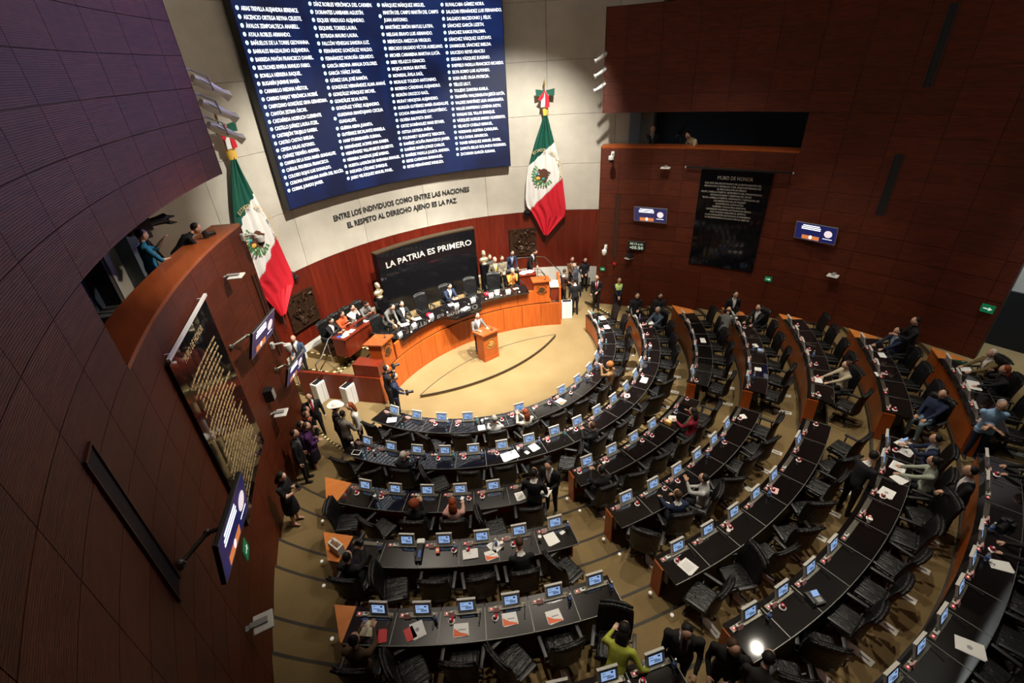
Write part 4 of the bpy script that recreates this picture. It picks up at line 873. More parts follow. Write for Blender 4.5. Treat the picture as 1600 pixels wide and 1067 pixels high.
# ============================================================ people
SKIN = {'l': (.66, .42, .31), 'm': (.54, .32, .22), 'd': (.36, .19, .12)}
HAIRC = {'k': (.012, .010, .009), 'b': (.06, .03, .015), 'r': (.22, .045, .015), 'o': (.36, .13, .035), 'g': (.30, .28, .26), 'w': (.62, .58, .52)}
BLACK = (.012, .012, .014); NAVY = (.016, .024, .055); GREY = (.14, .135, .125); WHITE = (.72, .70, .66)
PEOPLE = []
def basis(fwd, up):
    f = Vector(fwd).normalized(); x = f.cross(Vector(up)); x = x.normalized() if x.length > 1e-4 else Vector((1, 0, 0)); u = x.cross(f)
    return Matrix((x, f, u)).transposed()
def hand_mesh(mb, wpos, dirv, palm_up, sgn, mi, curl=.5):
    q = basis(dirv, palm_up)
    def T(x, y, z): return wpos + q @ Vector((x * sgn, y, z))
    mb.tube([T(0, -.01, 0), T(0, .03, 0), T(.002, .07, -.003), T(.002, .095, -.006)], [.027, .037, .041, .034], 8, mi, ell=[.8, .45, .42, .4])
    for i, (x, ln) in enumerate(((-.031, .062), (-.010, .075), (.011, .070), (.030, .055))):
        a = T(x, .085, -.005); c1 = curl * .5; c2 = curl * 1.3
        b = T(x * 1.1, .085 + ln * .5 * cos(c1), -.005 - ln * .5 * sin(c1)); c = T(x * 1.1, .085 + ln * (.5 * cos(c1) + .5 * cos(c2)), -.005 - ln * (.5 * sin(c1) + .5 * sin(c2)))
        mb.tube([a, b, c], [.0095, .009, .007], 6, mi)
    mb.tube([T(-.03, .02, -.004), T(-.06, .045, -.012), T(-.062, .08, -.02)], [.013, .011, .008], 6, mi)
def head_mesh(mb, c, q, mi_skin, mi_dark, mi_white, mi_lip, mi_brow, k=1.):
    seg, ring = 18, 14; vs = []
    for i in range(ring + 1):
        f = pi * i / ring; zc = -cos(f); e = max(sin(f), .02)
        for j in range(seg):
            t = 2 * pi * j / seg; dx, dy = cos(t), sin(t)
            x, y, z = .077 * e * dx, .096 * e * dy, .118 * zc
            if zc < -.15: s_ = 1 - .30 * (-zc - .15); x *= s_; y = y * s_ + .012 * (-zc)
            front = max(0, dy) ** 3
            if front > .1:
                if -.25 < zc < .22: y += .024 * math.exp(-((x / .014) ** 2)) * max(0, 1 - abs(zc + .08) / .3)      # nose
                if -.05 < zc < .25: y -= .008 * math.exp(-(((abs(x) - .032) / .016) ** 2)) * math.exp(-((zc - .08) / .12) ** 2)
                if -.85 < zc < -.6: y += .006
            vs.append(c + q @ (Vector((x, y, z)) * k))
    fs = [(i * seg + j, i * seg + (j + 1) % seg, (i + 1) * seg + (j + 1) % seg, (i + 1) * seg + j) for i in range(ring) for j in range(seg)]
    fs += [tuple(range(seg))[::-1], tuple(ring * seg + j for j in range(seg))]
    mb.add(vs, fs, mi_skin)
    P = lambda x, y, z: c + q @ (Vector((x, y, z)) * k)
    for s_ in (-1, 1):
        mb.ball(P(s_ * .030, .080, .010), (.0125 * k, .010 * k, .0085 * k), 8, 5, mi_white, q); mb.ball(P(s_ * .030, .0885, .010), (.0055 * k, .0035 * k, .0055 * k), 6, 4, mi_dark, q)
        mb.box(P(s_ * .031, .087, .029), (.028 * k, .008 * k, .005 * k), 0, mi_brow, mat=q)
        mb.ball(P(s_ * .079, .0, -.002), (.009 * k, .018 * k, .028 * k), 7, 6, mi_skin, q)
    mb.ball(P(0, .084, -.055), (.024 * k, .008 * k, .006 * k), 8, 4, mi_lip, q)
def ik(S, T, a, b, pole):
    d = T - S; L = d.length
    if L > (a + b) * .995: T = S + d * ((a + b) * .995 / L); d = T - S; L = d.length
    x = (a * a - b * b + L * L) / (2 * L); h = math.sqrt(max(1e-6, a * a - x * x)); u = d / L
    p = Vector(pole) - u * Vector(pole).dot(u); p = p.normalized() if p.length > 1e-4 else Vector((0, 0, -1))
    return S + u * x + p * h, T
def person(label, loc, face, sit=False, h=1.72, top=BLACK, shirt=None, tie=None, legs=BLACK, shoe=(.01, .01, .01), skin='m', hair='k', style='short', lean=4, look=(0, -8), LH=None, RH=None, skirt=False, sleeve=1, hem=None, yaw=None, vest=None, bulk=1., seat=.50):
    """face: degrees in the picture plane of the floor (0 away from the lens, 90 to its left); yaw overrides (hall degrees)"""
    rz = R_(face - 37) if yaw is None else R_(yaw)
    PEOPLE.append(dict(label=label, loc=Vector(loc), rz=rz, sit=sit, k=h / 1.75, top=top, shirt=shirt, tie=tie, legs=legs, shoe=shoe, skin=skin, hair=hair, style=style, lean=lean, look=look, LH=LH, RH=RH, skirt=skirt, sleeve=sleeve, hem=hem, vest=vest, bulk=bulk, seat=seat))
    return len(PEOPLE) - 1
def build_people():
    jobs = []
    for D in PEOPLE:
        k = D['k']; bk = D['bulk']; mb = MB(); segs = []
        pz = (D['seat'] + .10) / k if D['sit'] else .95
        Pv = Vector((0, -.05 if D['sit'] else 0, pz)); l = R_(D['lean'])
        up = Vector((0, sin(l), cos(l))); fw = Vector((0, cos(l), -sin(l)))
        T = lambda x, y, z: Pv + Vector((x, 0, 0)) + fw * y + up * z
        prof = [(-.10, .11, .085, 0), (-.03, .155, .115, -.005), (.06, .160, .115, 0), (.17, .150, .108, .005), (.30, .172, .122, .005), (.41, .178, .115, 0), (.475, .135, .085, -.005), (.52, .06, .055, .0)]
        vs = []; seg = 14
        for z, rx, ry, y0 in prof:
            for j in range(seg): t_ = 2 * pi * j / seg; vs.append(T(rx * bk * cos(t_), y0 + ry * bk * sin(t_), z))
        n = len(prof)
        mb.add(vs, [(i * seg + j, i * seg + (j + 1) % seg, (i + 1) * seg + (j + 1) % seg, (i + 1) * seg + j) for i in range(n - 1) for j in range(seg)] + [tuple(range(seg))[::-1], tuple((n - 1) * seg + j for j in range(seg))])
        segs.append(('torso', T(0, 0, -.05), T(0, 0, .44), .15 * bk))
        segs.append(('skin', T(0, .0, .50), T(0, .02, .62), .052)); mb.tube([T(0, -.005, .48), T(0, .025, .64)], [.062, .052], 10)
        for s_ in (-1, 1):
            hip = Pv + Vector((s_ * .09, .0, -.03))
            if D['sit']: kn = Vector((s_ * .115, Pv.y + .42, pz - .01)); an = Vector((s_ * .12, Pv.y + .40, max(.09, pz - .47)))
            else: kn = Vector((s_ * .095, .02, .49)); an = Vector((s_ * .105, .0, .09))
            lc = 'leg'
            mb.tube([hip, hip.lerp(kn, .5), kn], [.098 * bk, .082 * bk, .060], 10); mb.tube([kn, kn.lerp(an, .35), an], [.062, .058, .042], 10)
            segs.append((('skirt' if D['skirt'] else 'leg'), hip, kn, .085)); segs.append((('bare' if D['skirt'] else 'leg'), kn, an, .055))
            mb.ball(kn, .062, 10, 6)
            toe = an + Vector((s_ * .01, .16, -.045)); heel = an + Vector((0, -.05, -.04))
            mb.tube([heel, an + Vector((0, .04, -.03)), toe], [.036, .042, .034], 8, ell=[1, .9, .75]); segs.append(('shoe', heel, toe, .04))
            # arms
            S = T(s_ * .195 * bk, -.005, .425)
            tg = D['RH'] if s_ > 0 else D['LH']
            if tg is None: tg = (.27, .06, .80) if not D['sit'] else (.17, .36, .70)
            tgt = Vector((s_ * abs(tg[0]) if len(tg) == 3 else s_ * -abs(tg[0]), tg[1], tg[2]))
            el, wr_ = ik(S, tgt, .285, .255, (s_ * .45, -.6, -.6))
            mb.ball(S, .068 * bk, 10, 7); mb.tube([S, S.lerp(el, .5), el], [.066 * bk, .056, .047], 10); mb.tube([el, el.lerp(wr_, .4), wr_], [.048, .045, .034], 10); mb.ball(el, .047, 8, 6)
            segs.append(('torso', S, el, .055)); segs.append((('torso' if D['sleeve'] else 'skin'), el, wr_, .042))
            D['w%d' % s_] = (wr_, (wr_ - el).normalized())
        if D['skirt']:
            mb.lathe([(.15, pz + .02), (.19, pz - .25), (.20, pz - .50), (.02, pz - .50)], (0, 0, 0), 16) if not D['sit'] else None
            if not D['sit']: segs.append(('skirt', Vector((0, 0, pz)), Vector((0, 0, pz - .47)), .18))
        me = mb.mesh('body_raw', 'carpet'); o = link('person', me); md = o.modifiers.new('r', 'REMESH'); md.mode = 'VOXEL'; md.voxel_size = .023
        sm = o.modifiers.new('s', 'SMOOTH'); sm.iterations = 3; sm.factor = .5
        D['T'] = T; D['up'] = up; D['fw'] = fw; D['l'] = l; D['Pv'] = Pv; D['segs'] = segs; jobs.append((D, o, me))
    dg = bpy.context.evaluated_depsgraph_get()
    import numpy as np
    for D, o, me in jobs:
        ev = o.evaluated_get(dg).to_mesh(); nv, npol = len(ev.vertices), len(ev.polygons)
        co = np.empty(nv * 3); ev.vertices.foreach_get('co', co); co = co.reshape(-1, 3)
        fs = [tuple(p.vertices) for p in ev.polygons]; ce = np.array([co[list(f)].mean(0) for f in fs]); no = np.empty(npol * 3); ev.polygons.foreach_get('normal', no); no = no.reshape(-1, 3)
        o.evaluated_get(dg).to_mesh_clear(); o.modifiers.clear()
        best = np.full(npol, 1e9); lab = np.zeros(npol, int); names = [s[0] for s in D['segs']]
        for i, (nme, a, b, r) in enumerate(D['segs']):
            a, b = np.array(a), np.array(b); ab = b - a; t = np.clip(((ce - a) @ ab) / (ab @ ab), 0, 1); d = np.linalg.norm(ce - a - t[:, None] * ab, axis=1) - r
            u = d < best; best[u] = d[u]; lab[u] = i
        IDX = {'torso': 0, 'leg': 1, 'skirt': 1, 'skin': 2, 'bare': 2, 'shoe': 3}
        mat = np.array([IDX[names[i]] for i in lab])
        Pv, up, fw = np.array(D['Pv']), np.array(D['up']), np.array(D['fw']); rel_ = ce - Pv; zz = rel_ @ up; xx = rel_[:, 0]; yy = rel_ @ fw; nf = no @ fw
        hem = D['hem'] if D['hem'] is not None else -.13
        tors = np.isin(lab, [i for i, nme in enumerate(names) if i == 0 or nme in ('leg', 'skirt')]) & (np.abs(xx) < .26)
        if D['sit']: tors &= (yy < .12)
        mat[tors & (zz > hem) & (zz < .5)] = 0; mat[tors & (zz <= hem) & (mat == 0)] = 1
        if D['shirt']:
            v = (nf > .15) & (zz > .14) & (np.abs(xx) < .012 + .060 * (zz - .14) / .34) & (lab == 0); mat[v] = 4
            mat[(zz > .495) & (lab <= 1) & (mat == 0) & (np.abs(xx) < .075)] = 4
            if D['tie']: mat[v & (np.abs(xx) < .026)] = 5
        if D['vest']: mat[(mat == 0) & (lab == 0) & (zz > .24) & (np.abs(xx) < .17)] = 5
        k = D['k']; X = MB(); X.v = [tuple(c) for c in co]; X.f = fs; X.m = mat.tolist()
        if D['vest']: pass
        # head and hands join the same surface
        hy, hp = D['look']; q = Matrix.Rotation(R_(hy), 3, 'Z') @ Matrix.Rotation(R_(hp) - D['l'] * .55, 3, 'X')
        hc = D['T'](0, .035, .70) + Vector((0, .01, 0))
        head_mesh(X, hc, q, 2, 6, 7, 8, 9, 1.06)
        for s_ in (-1, 1):
            wr_, dr = D['w%d' % s_]; hand_mesh(X, wr_, dr, Vector((0, 0, 1)) if abs(dr.z) < .8 else Vector((s_, 0, 0)), s_, 2, .55)
        sk = SKIN[D['skin']]; hr = HAIRC[D['hair']]
        mats = [cmat(D['top']), cmat(D['legs']), cmat(sk, .55, 'skin'), cmat(D['shoe'], .35), cmat(D['shirt'] or WHITE), cmat(D['tie'] or D['vest'] or BLACK), cmat((.01, .008, .006), .2), cmat((.6, .58, .55), .3), cmat((sk[0] * .8, sk[1] * .45, sk[2] * .45), .5, 'lip'), cmat(hr, .6, 'hair')]
        m2 = bpy.data.meshes.new('body'); m2.from_pydata(X.v, [], X.f)
        for m in mats: m2.materials.append(m)
        m2.polygons.foreach_set('material_index', X.m); m2.shade_smooth()
        bm = bmesh.new(); bm.from_mesh(m2); bmesh.ops.recalc_face_normals(bm, faces=bm.faces[:]); bm.to_mesh(m2); bm.free()
        o.data = m2; bpy.data.meshes.remove(me)
        o.location = D['loc']; o.rotation_euler = (0, 0, D['rz']); o.scale = (k, k, k); tag(o, D['label'], 'person')
        Q = lambda x, y, z: hc + q @ (Vector((x, y, z)) * 1.06)
        H_ = MB(); stl = D['style']
        if stl != 'bald':
            H_.ball(Q(0, -.030, .030), (.084, .092, .100) if stl == 'short' else (.092, .100, .106), 14, 10, 0, q)
        else: H_.ball(Q(0, -.03, -.02), (.079, .082, .06), 12, 6, 0, q)
        if stl == 'long': H_.tube([Q(0, -.05, .06), Q(0, -.075, -.06), Q(0, -.085, -.17), Q(0, -.075, -.27)], [.07, .095, .10, .055], 12, 0, ell=[1, .62, .5, .45])
        if stl == 'curly': H_.ball(Q(0, -.03, .01), (.125, .12, .13), 12, 8, 0, q)
        if stl == 'bun': H_.ball(Q(0, -.11, .06), .05, 8, 6)
        link('hair', H_.mesh('hair', cmat(hr, .6, 'hair'), 'all'), o)
        if stl == 'hat':
            H2 = MB(); nn = 24; vs = []
            for i, (r_, z_) in enumerate(((.001, .155), (.06, .16), (.085, .145), (.093, .075), (.105, .068), (.19, .085), (.20, .09), (.19, .078), (.10, .058))):
                for j in range(nn): t_ = 2 * pi * j / nn; vs.append(Q(r_ * cos(t_), r_ * 1.12 * sin(t_) - .01, z_ + (.045 * abs(cos(t_)) ** 3 if r_ > .15 else 0)))
            H2.add(vs, [(i * nn + j, i * nn + (j + 1) % nn, (i + 1) * nn + (j + 1) % nn, (i + 1) * nn + j) for i in range(8) for j in range(nn)])
            link('cowboy_hat', H2.mesh('cowboy_hat', 'cream_paper' if False else 'cup_white', 'all'), o)
        D['obj'] = o
def hand_world(i, s_):
    D = PEOPLE[i]; w_, d_ = D['w%d' % s_]; p = (w_ + d_ * .10) * D['k']; return D['loc'] + Matrix.Rotation(D['rz'], 3, 'Z') @ p
def atdesk(key, label, **kw):
    """seated in the chair of a desk"""
    k, s, i = key; c = CHAIRS[key]; off = kw.pop('turn', 0); c.rotation_euler.z = R_(DESK[key] + off); r = RB[k] + kw.pop('back', .24); c.location = place(k, DESK[key], r)
    return person(label, c.location, 0, True, yaw=math.degrees(c.rotation_euler.z), **kw)
DK = dict(LH=(.15, .46, .80), RH=(.15, .46, .80))
def near(k, px, py, z=None):
    """desk of row k whose chair is closest to a picture point"""
    p = gz(px, py, ZF[k] + .7 if z is None else z); return min((q for q in DESK if q[0] == k), key=lambda q: (place(k, DESK[q], RB[k] + .3) - Vector((p.x, p.y, ZF[k]))).length)
def HP(px, py, zf, h=1.72, gap=.34):
    """stand so that the head comes to a picture point; kept clear of the side walls"""
    p = gz(px, py, zf + h * .93); sg = 1 if p.x > 0 else -1; cx = -9.49 * sg; d = math.hypot(p.x - cx, p.y + 11.05)
    if d > SW - gap: q = (SW - gap) / d; p = Vector((cx + (p.x - cx) * q, -11.05 + (p.y + 11.05) * q, 0))
    return Vector((p.x, p.y, zf))
# --- presidium and dais
p0 = person('man in grey suit and white shirt speaking behind the dais lectern', (.20, -.08, .12), 0, yaw=180, top=GREY, shirt=WHITE, legs=(.03, .03, .035), hair='k', look=(0, -6), LH=(.2, .42, 1.18), RH=(.2, .40, 1.18), lean=6)
def plat(a, r, **kw): return (st(r, a, .95))
S = dict(sit=True, seat=.56)
person('man in navy suit seated at the centre of the presidium', st(7.5, 2.6, .95), 0, yaw=180 - 2.6, top=NAVY, shirt=WHITE, LH=(.1, .48, .92), RH=(.12, .48, .92), lean=14, look=(0, -30), **S)
person('woman in black suit with long hair seated at the presidium bench', st(7.5, -14.5, .95), 0, yaw=185, top=BLACK, shirt=WHITE, style='long', look=(0, -12), LH=(.12, .46, .88), RH=(.14, .46, .88), **S)
person('man in grey suit standing and leaning over the presidium bench', st(7.75, -19.2, .95), 0, yaw=205, top=GREY, lean=34, look=(0, -10), LH=(.05, .55, .88), RH=(.2, .55, .9))
person('person in orange jacket with hands at the face at the presidium bench', st(7.55, 24.6, .95), 0, yaw=160, top=(.62, .22, .04), style='short', hair='g', look=(10, -18), LH=(.06, .26, 1.18), RH=(.10, .34, 1.1), lean=12, **S)
person('man in olive suit and yellow tie standing behind the presidium chairs', st(8.3, 20.6, .95), 0, yaw=165, top=(.13, .11, .07), shirt=WHITE, tie=(.6, .35, .03), hair='g', LH=(.1, .25, 1.1), RH=(.2, .25, 1.1))
person('man in pale olive jacket standing with hands joined behind the bench', st(8.35, 22.9, .95), 0, yaw=160, top=(.2, .17, .12), hair='b', LH=(.02, .3, 1.05), RH=(.02, .3, 1.05), look=(10, -25))
person('woman in dark checked jacket standing next to the gilt bust', st(8.75, 19.9, .95), 0, yaw=165, top=(.07, .065, .06), style='long', hair='b', LH=(.02, .26, 1.1), RH=(.02, .26, 1.1))
person('man in dark navy suit leaning on the short side table', st(9.0, 26.5, .95), 0, yaw=170, top=NAVY, shirt=(.3, .35, .45), lean=14, look=(0, -25), LH=(.16, .4, .95), RH=(.2, .35, .95))
person('man in black suit with lanyard bending by the heap of papers', st(8.9, 32.0, .95), 0, yaw=200, top=BLACK, shirt=WHITE, lean=22, look=(0, -40), LH=(.1, .35, .9), RH=(.22, .3, .85))
for a, lab, kw in ((-28.5, 'clerk in black suit writing at the end of the side table', dict(top=BLACK, shirt=WHITE, look=(0, -35))), (-25, 'clerk in orange jacket at the side table', dict(top=(.62, .10, .03), style='long', look=(20, -15), LH=(.02, .34, 1.0), RH=(.1, .4, .95))), (-21.5, 'clerk in white blouse holding hands to her face', dict(top=WHITE, style='long', skin='m', LH=(.03, .3, 1.2), RH=(.06, .3, 1.15))), (-18, 'clerk in grey jacket bowed over the side table', dict(top=(.17, .16, .15), look=(0, -40), lean=26, skin='d'))):
    kw = {**dict(LH=(.12, .46, .90), RH=(.12, .46, .90), lean=12, sit=True), **kw}; person(lab, st(9.2, a, .95), 0, yaw=180 - a, **kw)
# --- around the right end of the bench
person('woman in brown jacket standing against the white plinth', st(10.0, 44.5, 0), 0, yaw=150, top=(.14, .07, .03), shirt=(.3, .25, .2), style='short', LH=(.03, .26, 1.0), RH=(.03, .26, 1.0))
person('woman with long black hair in dark clothes by the white plinth', st(9.9, 48.0, 0), 0, yaw=150, top=(.02, .016, .02), style='long', LH=(.03, .26, 1.0), RH=(.2, .2, .95))
person('woman in dark brown jacket reading papers beside the bench end', (5.55, .72, 0), -60, top=(.06, .022, .015), shirt=WHITE, style='short', hair='b', look=(0, -30), LH=(.06, .34, 1.05), RH=(.1, .34, 1.05))
person('bald man in slate blue suit facing the stage', (6.5, .85, 0), 60, top=(.06, .075, .10), style='bald', hair='g', look=(0, -10))
person('man in black suit seen from behind beside the air purifier', HP(899, 440, 0), 10, top=BLACK, shirt=WHITE, hair='k')
person('guard in black suit and red tie standing at the clock wall end', HP(933, 433, 0), 165, top=BLACK, shirt=WHITE, tie=(.35, .02, .03), LH=(.05, .2, 1.0), RH=(.24, .06, .82), look=(-15, -6))
person('guard in hi-vis yellow vest with hands clasped by the clock wall', HP(967, 437, 0), 178, top=(.012, .014, .03), vest=(.62, .80, .25), legs=(.012, .014, .03), LH=(.03, .24, .92), RH=(.03, .24, .92), look=(0, -14))
person('woman with long hair in black dress standing behind the second row end', HP(995, 461, .13), 178, top=BLACK, style='long', LH=(.05, .26, 1.08), RH=(.26, .1, .82))
person('woman in dark jacket holding a phone beside the clock wall', HP(1031, 461, .13), 175, top=(.02, .018, .02), style='long', LH=(.04, .28, 1.05), RH=(.06, .28, 1.05), look=(0, -25))
person('woman in black blazer and white shirt standing by the clock wall', HP(1148, 459, .67), 175, top=BLACK, shirt=WHITE, style='long', LH=(.2, .1, .9), RH=(.25, .06, .82))
# --- left aisle
person('man in black suit with red tie standing in the aisle by the low television', HP(481, 618, 0, 1.78), 205, top=BLACK, shirt=WHITE, tie=(.35, .02, .03), RH=(.28, .2, 1.0), h=1.78)
person('man in bright red vest standing against the wall', HP(462, 645, 0), -55, top=BLACK, vest=(.62, .05, .02), hair='k', skin='m')
person('woman with hand to her face beside the red vest man', HP(473, 651, 0), -60, top=(.03, .015, .02), style='short', hair='b', RH=(.06, .16, 1.42), LH=(.1, .2, 1.1))
person('woman in purple blouse and dark skirt with clasped hands', HP(474, 668, 0), -70, top=(.07, .02, .10), legs=(.014, .01, .018), skirt=True, style='short', hair='b', shoe=(.45, .25, .2), LH=(.03, .28, 1.08), RH=(.03, .28, 1.08), skin='l')
person('man in plum jacket half hidden behind the purple blouse woman', HP(461, 667, 0), -65, top=(.05, .02, .06), hair='k')
person('man in black suit standing with arms down near the gold board', HP(451, 680, .13, 1.8), -80, top=BLACK, shirt=(.1, .1, .12), hair='k', style='short', h=1.8)
pw = person('woman in black dress looking at her phone against the wall', HP(431, 746, .43, 1.68), -95, top=BLACK, legs=BLACK, skirt=True, sleeve=0, style='long', shoe=(.5, .3, .22), skin='l', LH=(.05, .30, 1.22), RH=(.06, .30, 1.18), look=(0, -22), h=1.68)
person('man in white cowboy hat and black suit in the aisle', HP(520, 640, 0, 1.76), -60, top=BLACK, shirt=(.35, .42, .5), style='hat', hair='k', h=1.76)
person('man in grey suit seen from behind facing the white blouse woman', HP(533, 650, 0), -25, top=(.20, .185, .165), hair='k', RH=(.22, .3, .95))
person('woman with long auburn hair in white blouse', HP(552, 634, 0), 120, top=(.74, .72, .64), style='long', hair='r', RH=(.26, .1, .82), skin='l')
ph1 = person('photographer in black raising a camera by the bench corner', HP(600, 578, 0), -55, top=BLACK, LH=(.06, .32, 1.52), RH=(.08, .30, 1.48), look=(0, 0))
ph2 = person('photographer in navy jacket holding a camera at the waist', HP(612, 590, 0), -75, top=NAVY, legs=(.012, .012, .015), LH=(.02, .3, .98), RH=(.06, .3, .95), look=(0, -15))
person('bald man in blue suit jacket standing by the bronze plaque', (-5.62, 2.75, .32), 175, top=(.05, .07, .12), shirt=WHITE, style='bald', hair='b', LH=(.2, .3, 1.05), RH=(.22, .15, .9))
# --- galleries
cm_ = person('cameraman in teal shirt behind a large camera in the gallery', wallpt(-1, 26.9, 5.75, -1.02), 0, yaw=-75, top=(.02, .16, .26), legs=BLACK, LH=(.05, .42, 1.45), RH=(.25, .4, 1.1), hair='k', sleeve=0)
ph3 = person('photographer in black leaning on the gallery ledge', wallpt(-1, 29.2, 5.75, -.85), 0, yaw=-80, top=BLACK, lean=48, look=(-15, -6), LH=(.06, .62, 1.12), RH=(.05, .62, 1.10), skin='m')
person('man in black suit chin on hand in the gallery above the clock wall', wallpt(1, 28.4, 5.75, -.95), 0, yaw=110, top=BLACK, shirt=(.3, .28, .25), RH=(.03, .22, 1.42), LH=(.1, .5, 1.12), look=(15, -15))
person('person in cream jacket leaning on the gallery rail above the clock wall', wallpt(1, 23.6, 5.75, -.85), 0, yaw=70, top=(.55, .48, .30), lean=40, LH=(.1, .55, 1.1), RH=(.15, .55, 1.1), look=(20, -10))
# --- seated and standing in the rows
def prow(k, px, py, label, **kw): q = near(k, px, py); return atdesk(q, label, **{**DK, **kw})
prow(1, 803, 672, 'woman with red hair in cream cardigan at a front row desk', top=(.55, .52, .42), style='long', hair='r', skin='l', LH=(.05, .36, 1.05), RH=(.05, .36, 1.02), turn=18)
prow(1, 770, 684, 'grey haired man in pale jacket seated in the front row', top=(.34, .34, .33), hair='g')
prow(1, 950, 603, 'woman with orange hair in tan jacket in the front row', top=(.30, .17, .07), hair='o', style='curly', LH=(.04, .3, 1.12), RH=(.06, .3, 1.1), look=(15, -10))
prow(2, 634, 735, 'white haired man in black jacket seated in the second row', top=BLACK, hair='w', back=.14)
prow(2, 925, 680, 'man in black jacket holding a phone in the second row', top=BLACK, hair='b', LH=(.05, .36, 1.0), RH=(.05, .36, .98), turn=10)
prow(2, 1040, 505, 'man in slate jacket seated in the second row by the clock wall', top=(.06, .08, .11), hair='g', style='short', turn=30, look=(0, -14))
prow(3, 664, 800, 'woman with curly auburn hair in black in the third row', top=BLACK, style='curly', hair='r', LH=(.1, .40, .95), RH=(.05, .36, 1.0))
prow(3, 704, 802, 'woman with long red hair in pink striped top in the third row', top=(.55, .30, .26), style='long', hair='r', skin='l')
prow(3, 950, 760, 'man in black suit holding a light blue phone in the third row', top=BLACK, hair='k', LH=(.05, .40, 1.0), RH=(.05, .40, .98))
prow(3, 1068, 668, 'woman in dark red plaid shawl in the third row', top=(.22, .015, .03), style='long', hair='k', RH=(.08, .24, 1.2), LH=(.12, .4, .85))
prow(4, 565, 878, 'man in black holding up a camera in the fourth row', top=BLACK, LH=(.06, .42, 1.05), RH=(.06, .42, 1.02))
prow(4, 828, 908, 'man in black suit bowed over a white phone in the fourth row', top=BLACK, shirt=WHITE, hair='b', lean=18, look=(0, -40), LH=(.04, .36, .80), RH=(.06, .36, .82))
prow(4, 1100, 786, 'woman in pale grey top with raised hand in the fourth row', top=(.40, .40, .38), hair='k', LH=(.05, .36, 1.1), RH=(.15, .35, .75), turn=25)
prow(4, 1085, 808, 'person with brown hair in dark suit in the fourth row', top=NAVY, hair='b', shirt=WHITE, turn=-20)
prow(4, 1180, 498, 'man in black suit seated in the fourth row by the clock wall', top=BLACK, shirt=WHITE, turn=35)
person('balding man in grey sweater leaning over the fourth row desks', gz(1124, 548, .43), 0, yaw=-70, top=(.12, .12, .115), style='bald', hair='b', lean=40, LH=(.05, .6, .90), RH=(.2, .55, .92))
prow(5, 558, 1022, 'man in brown suit holding a phone in the fifth row', top=(.10, .06, .035), hair='k', LH=(.10, .44, .95), RH=(.12, .44, .95))
prow(5, 1300, 600, 'woman in beige shawl writing in the fifth row by the clock wall', top=(.48, .42, .30), hair='b', style='bun', skin='l', turn=20)
person('man in black suit standing among the chairs of the fifth row', HP(1352, 716, .92, 1.76), -75, top=BLACK, hair='k', shirt=WHITE, lean=16, LH=(.1, .2, 1.35), RH=(.2, .3, .95), h=1.76)
prow(6, 1412, 555, 'man in navy suit seated with papers in the sixth row', top=NAVY, shirt=(.4, .5, .6), turn=20)
person('man in black suit standing with arms raised by the sixth row end', HP(1436, 503, 1.17, 1.78), 70, top=BLACK, LH=(.1, .42, 1.2), RH=(.12, .42, 1.15), h=1.78)
prow(6, 1470, 660, 'man in dark sweater and pale jeans reclining in the sixth row', top=NAVY, legs=(.22, .32, .40), lean=-14, turn=50, back=.35, LH=(.1, .3, .7), RH=(.1, .3, .7))
prow(6, 1462, 715, 'man in navy suit holding a phone in the sixth row', top=NAVY, shirt=(.4, .45, .5), hair='k', LH=(.06, .42, 1.0), RH=(.12, .44, .85))
prow(6, 1432, 755, 'woman in sage green blazer writing in the sixth row', top=(.33, .36, .29), hair='k', style='bun', skin='m')
prow(7, 1535, 590, 'white haired man in brown jacket in the seventh row by the clock wall', top=(.16, .11, .045), shirt=WHITE, hair='w', turn=15)
prow(7, 1560, 612, 'woman with dark red hair resting her chin on her hand', top=BLACK, hair='r', style='long', RH=(.05, .28, 1.18))
person('man in light blue polo shirt with folded arms by the seventh row', HP(1562, 630, 1.42), 155, top=(.25, .42, .62), hair='g', style='short', sleeve=0, LH=(-.10, .24, 1.12, 1), RH=(-.08, .26, 1.08, 1), legs=NAVY)
person('man in black suit standing with hands joined behind the sixth row', HP(1525, 740, 1.17, 1.78), 55, top=BLACK, shirt=WHITE, hair='k', LH=(.03, .28, 1.0), RH=(.03, .28, 1.0), h=1.78)
prow(7, 1580, 760, 'person in black seated in the dark at the seventh row', top=(.01, .01, .01), hair='k')
prow(7, 1590, 880, 'person in black writing with bare hands at the seventh row', top=(.01, .01, .01), hair='k', skin='m')
person('man in black suit standing with his back to the third row aisle desks', HP(833, 744, .43, 1.76), -15, top=BLACK, shirt=WHITE, hair='k', LH=(.2, .3, 1.05), RH=(.2, .3, 1.05), h=1.76)
person('man in black suit carrying white papers beside the third row aisle end', HP(861, 721, .43, 1.76), 150, top=BLACK, shirt=WHITE, hair='k', LH=(.08, .30, 1.05), RH=(.12, .30, 1.02), lean=8, look=(0, -18), h=1.76)
pg = person('woman in lime green jacket reaching between the fifth row chairs', HP(965, 1012, .92), -30, top=(.42, .45, .06), style='long', hair='k', LH=(.20, .52, 1.10), RH=(.50, .26, .96), lean=26, skin='l')
person('man in dark suit and red tie standing in the aisle before the sixth row', HP(1073, 978, .92, 1.78), 160, top=(.018, .016, .015), shirt=(.3, .28, .3), tie=(.08, .015, .015), bulk=1.15, LH=(.2, .3, .95), RH=(.26, .1, .82), look=(0, -22), h=1.78)
person('man in black leather jacket standing at the sixth row aisle end', HP(1147, 1003, 1.0, 1.76), 150, top=(.014, .013, .012), hair='b', bulk=1.1, LH=(.05, .28, 1.05), RH=(.2, .25, .95), look=(30, -12), h=1.76)
person('dark haired person in pale shirt sleeves bending at the sixth row aisle end', HP(1192, 1058, 1.17), -40, top=(.02, .018, .018), hair='k', style='short', lean=25, LH=(.2, .4, .9))
build_people()
